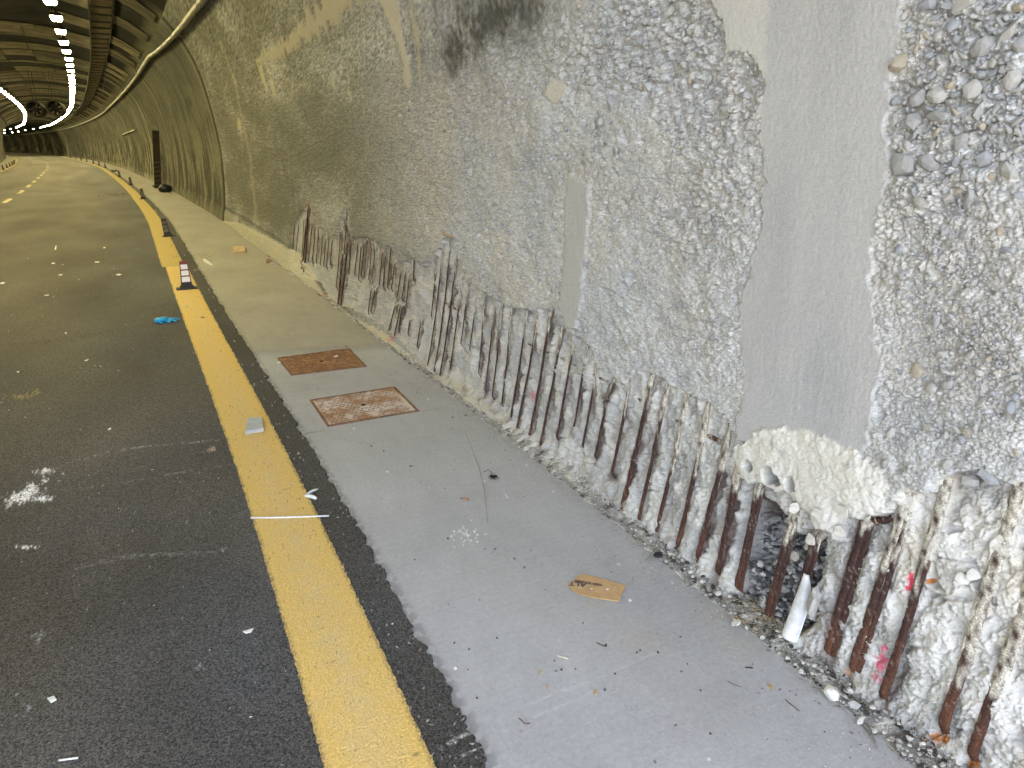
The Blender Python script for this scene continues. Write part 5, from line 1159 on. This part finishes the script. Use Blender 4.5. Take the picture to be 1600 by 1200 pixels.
# ---- flexible lane posts ("cones")
M_red = pmat('dull_red_rubber', (.20, .040, .030), (.13, .03, .025), 20, .6); M_blk = pmat('black_base_rubber', (.022, .022, .026), sc=15, rough=.6); M_refl = pmat('dirty_reflector', (.80, .80, .82), (.55, .55, .57), 60, .4, thresh=(.3, .5)); M_refd = pmat('blackened_reflector', (.16, .15, .14), (.07, .065, .06), 40, .6); M_redd = pmat('sooty_red_rubber', (.055, .022, .018), (.03, .015, .012), 20, .6)
def make_cone(mr_, mw):
    r = empty('lane_post')
    MB().taper(0, .012, .118, .080, .113, .075).taper(.012, .045, .085, .055, .060, .032).build('base', M_blk, r)
    bd = MB(); z0, z1, w0, w1 = .045, .322, .058, .041
    wz_ = lambda z: w0 + (w1 - w0) * (z - z0) / (z1 - z0)
    bd.taper(z0, z1, w0, .016, w1, .012); bd.build('body', mr_, r)
    foot_ = MB().taper(.0452, .075, .059, .018, .057, .0175); foot_.build('foot_band', M_blk, r)
    for (a, b2) in [(.082, .142), (.158, .214), (.230, .284), ]:
        for s in (-1, 1):
            m = MB().hexa([(-wz_(a) * .80, s * .0155, a), (wz_(a) * .80, s * .0155, a), (wz_(a) * .80, s * .0182, a), (-wz_(a) * .80, s * .0182, a), (-wz_(b2) * .80, s * .0145, b2), (wz_(b2) * .80, s * .0145, b2), (wz_(b2) * .80, s * .0172, b2), (-wz_(b2) * .80, s * .0172, b2)]); m.build('reflector', mw, r)
    return r
cA, cB = make_cone(M_red, M_refl), make_cone(M_redd, M_refd)
labs = ['nearest lane post, dull red with three dirty white reflectors', 'second lane post from the camera, blackened and leaning left', 'third lane post from the camera, on the yellow line', 'fourth lane post from the camera', 'fifth lane post from the camera', 'sixth lane post, knocked down flat on the line', 'seventh lane post along the right kerb', 'eighth lane post along the right kerb', 'ninth lane post along the right kerb', 'tenth lane post along the right kerb', 'eleventh lane post along the right kerb', 'twelfth lane post along the right kerb', 'thirteenth lane post along the right kerb']
spots = [(293, 454), (263, 371), (224, 312), (205, 290), (187, 277), (175.5, 268.5), (165, 263), (155, 259), (146, 256), (136, 253), (127, 251), (119, 249), (110, 247)]
for i, (px, py) in enumerate(spots):
    src = cA if i == 0 else cB
    r = src if i < 2 else copy_tree(cB); g = G(px, py); r.location = (g[0], g[1] + .05, .014); yaw = -math.atan2(g[0], g[1])
    r.rotation_euler = (0, [-.01, -.13, -.06, -.05, -.03, 1.35, -.05, 0, 0, 0, 0, 0, 0][i], yaw * .6 + [.05, .1, .0, -.1, 0, .4, 0, 0, .1, 0, 0, 0, 0][i])
    tag(r, labs[i], 'lane post', 'lane posts along the right edge line')
for i, y_ in enumerate([58, 63, 68, 73, 78, 83]):
    r = copy_tree(cB); r.location = (-5.86 + float(dx(y_)), y_, .014); tag(r, '%s lane post along the far left kerb' % ['first', 'second', 'third', 'fourth', 'fifth', 'sixth'][i], 'lane post', 'lane posts along the left kerb')
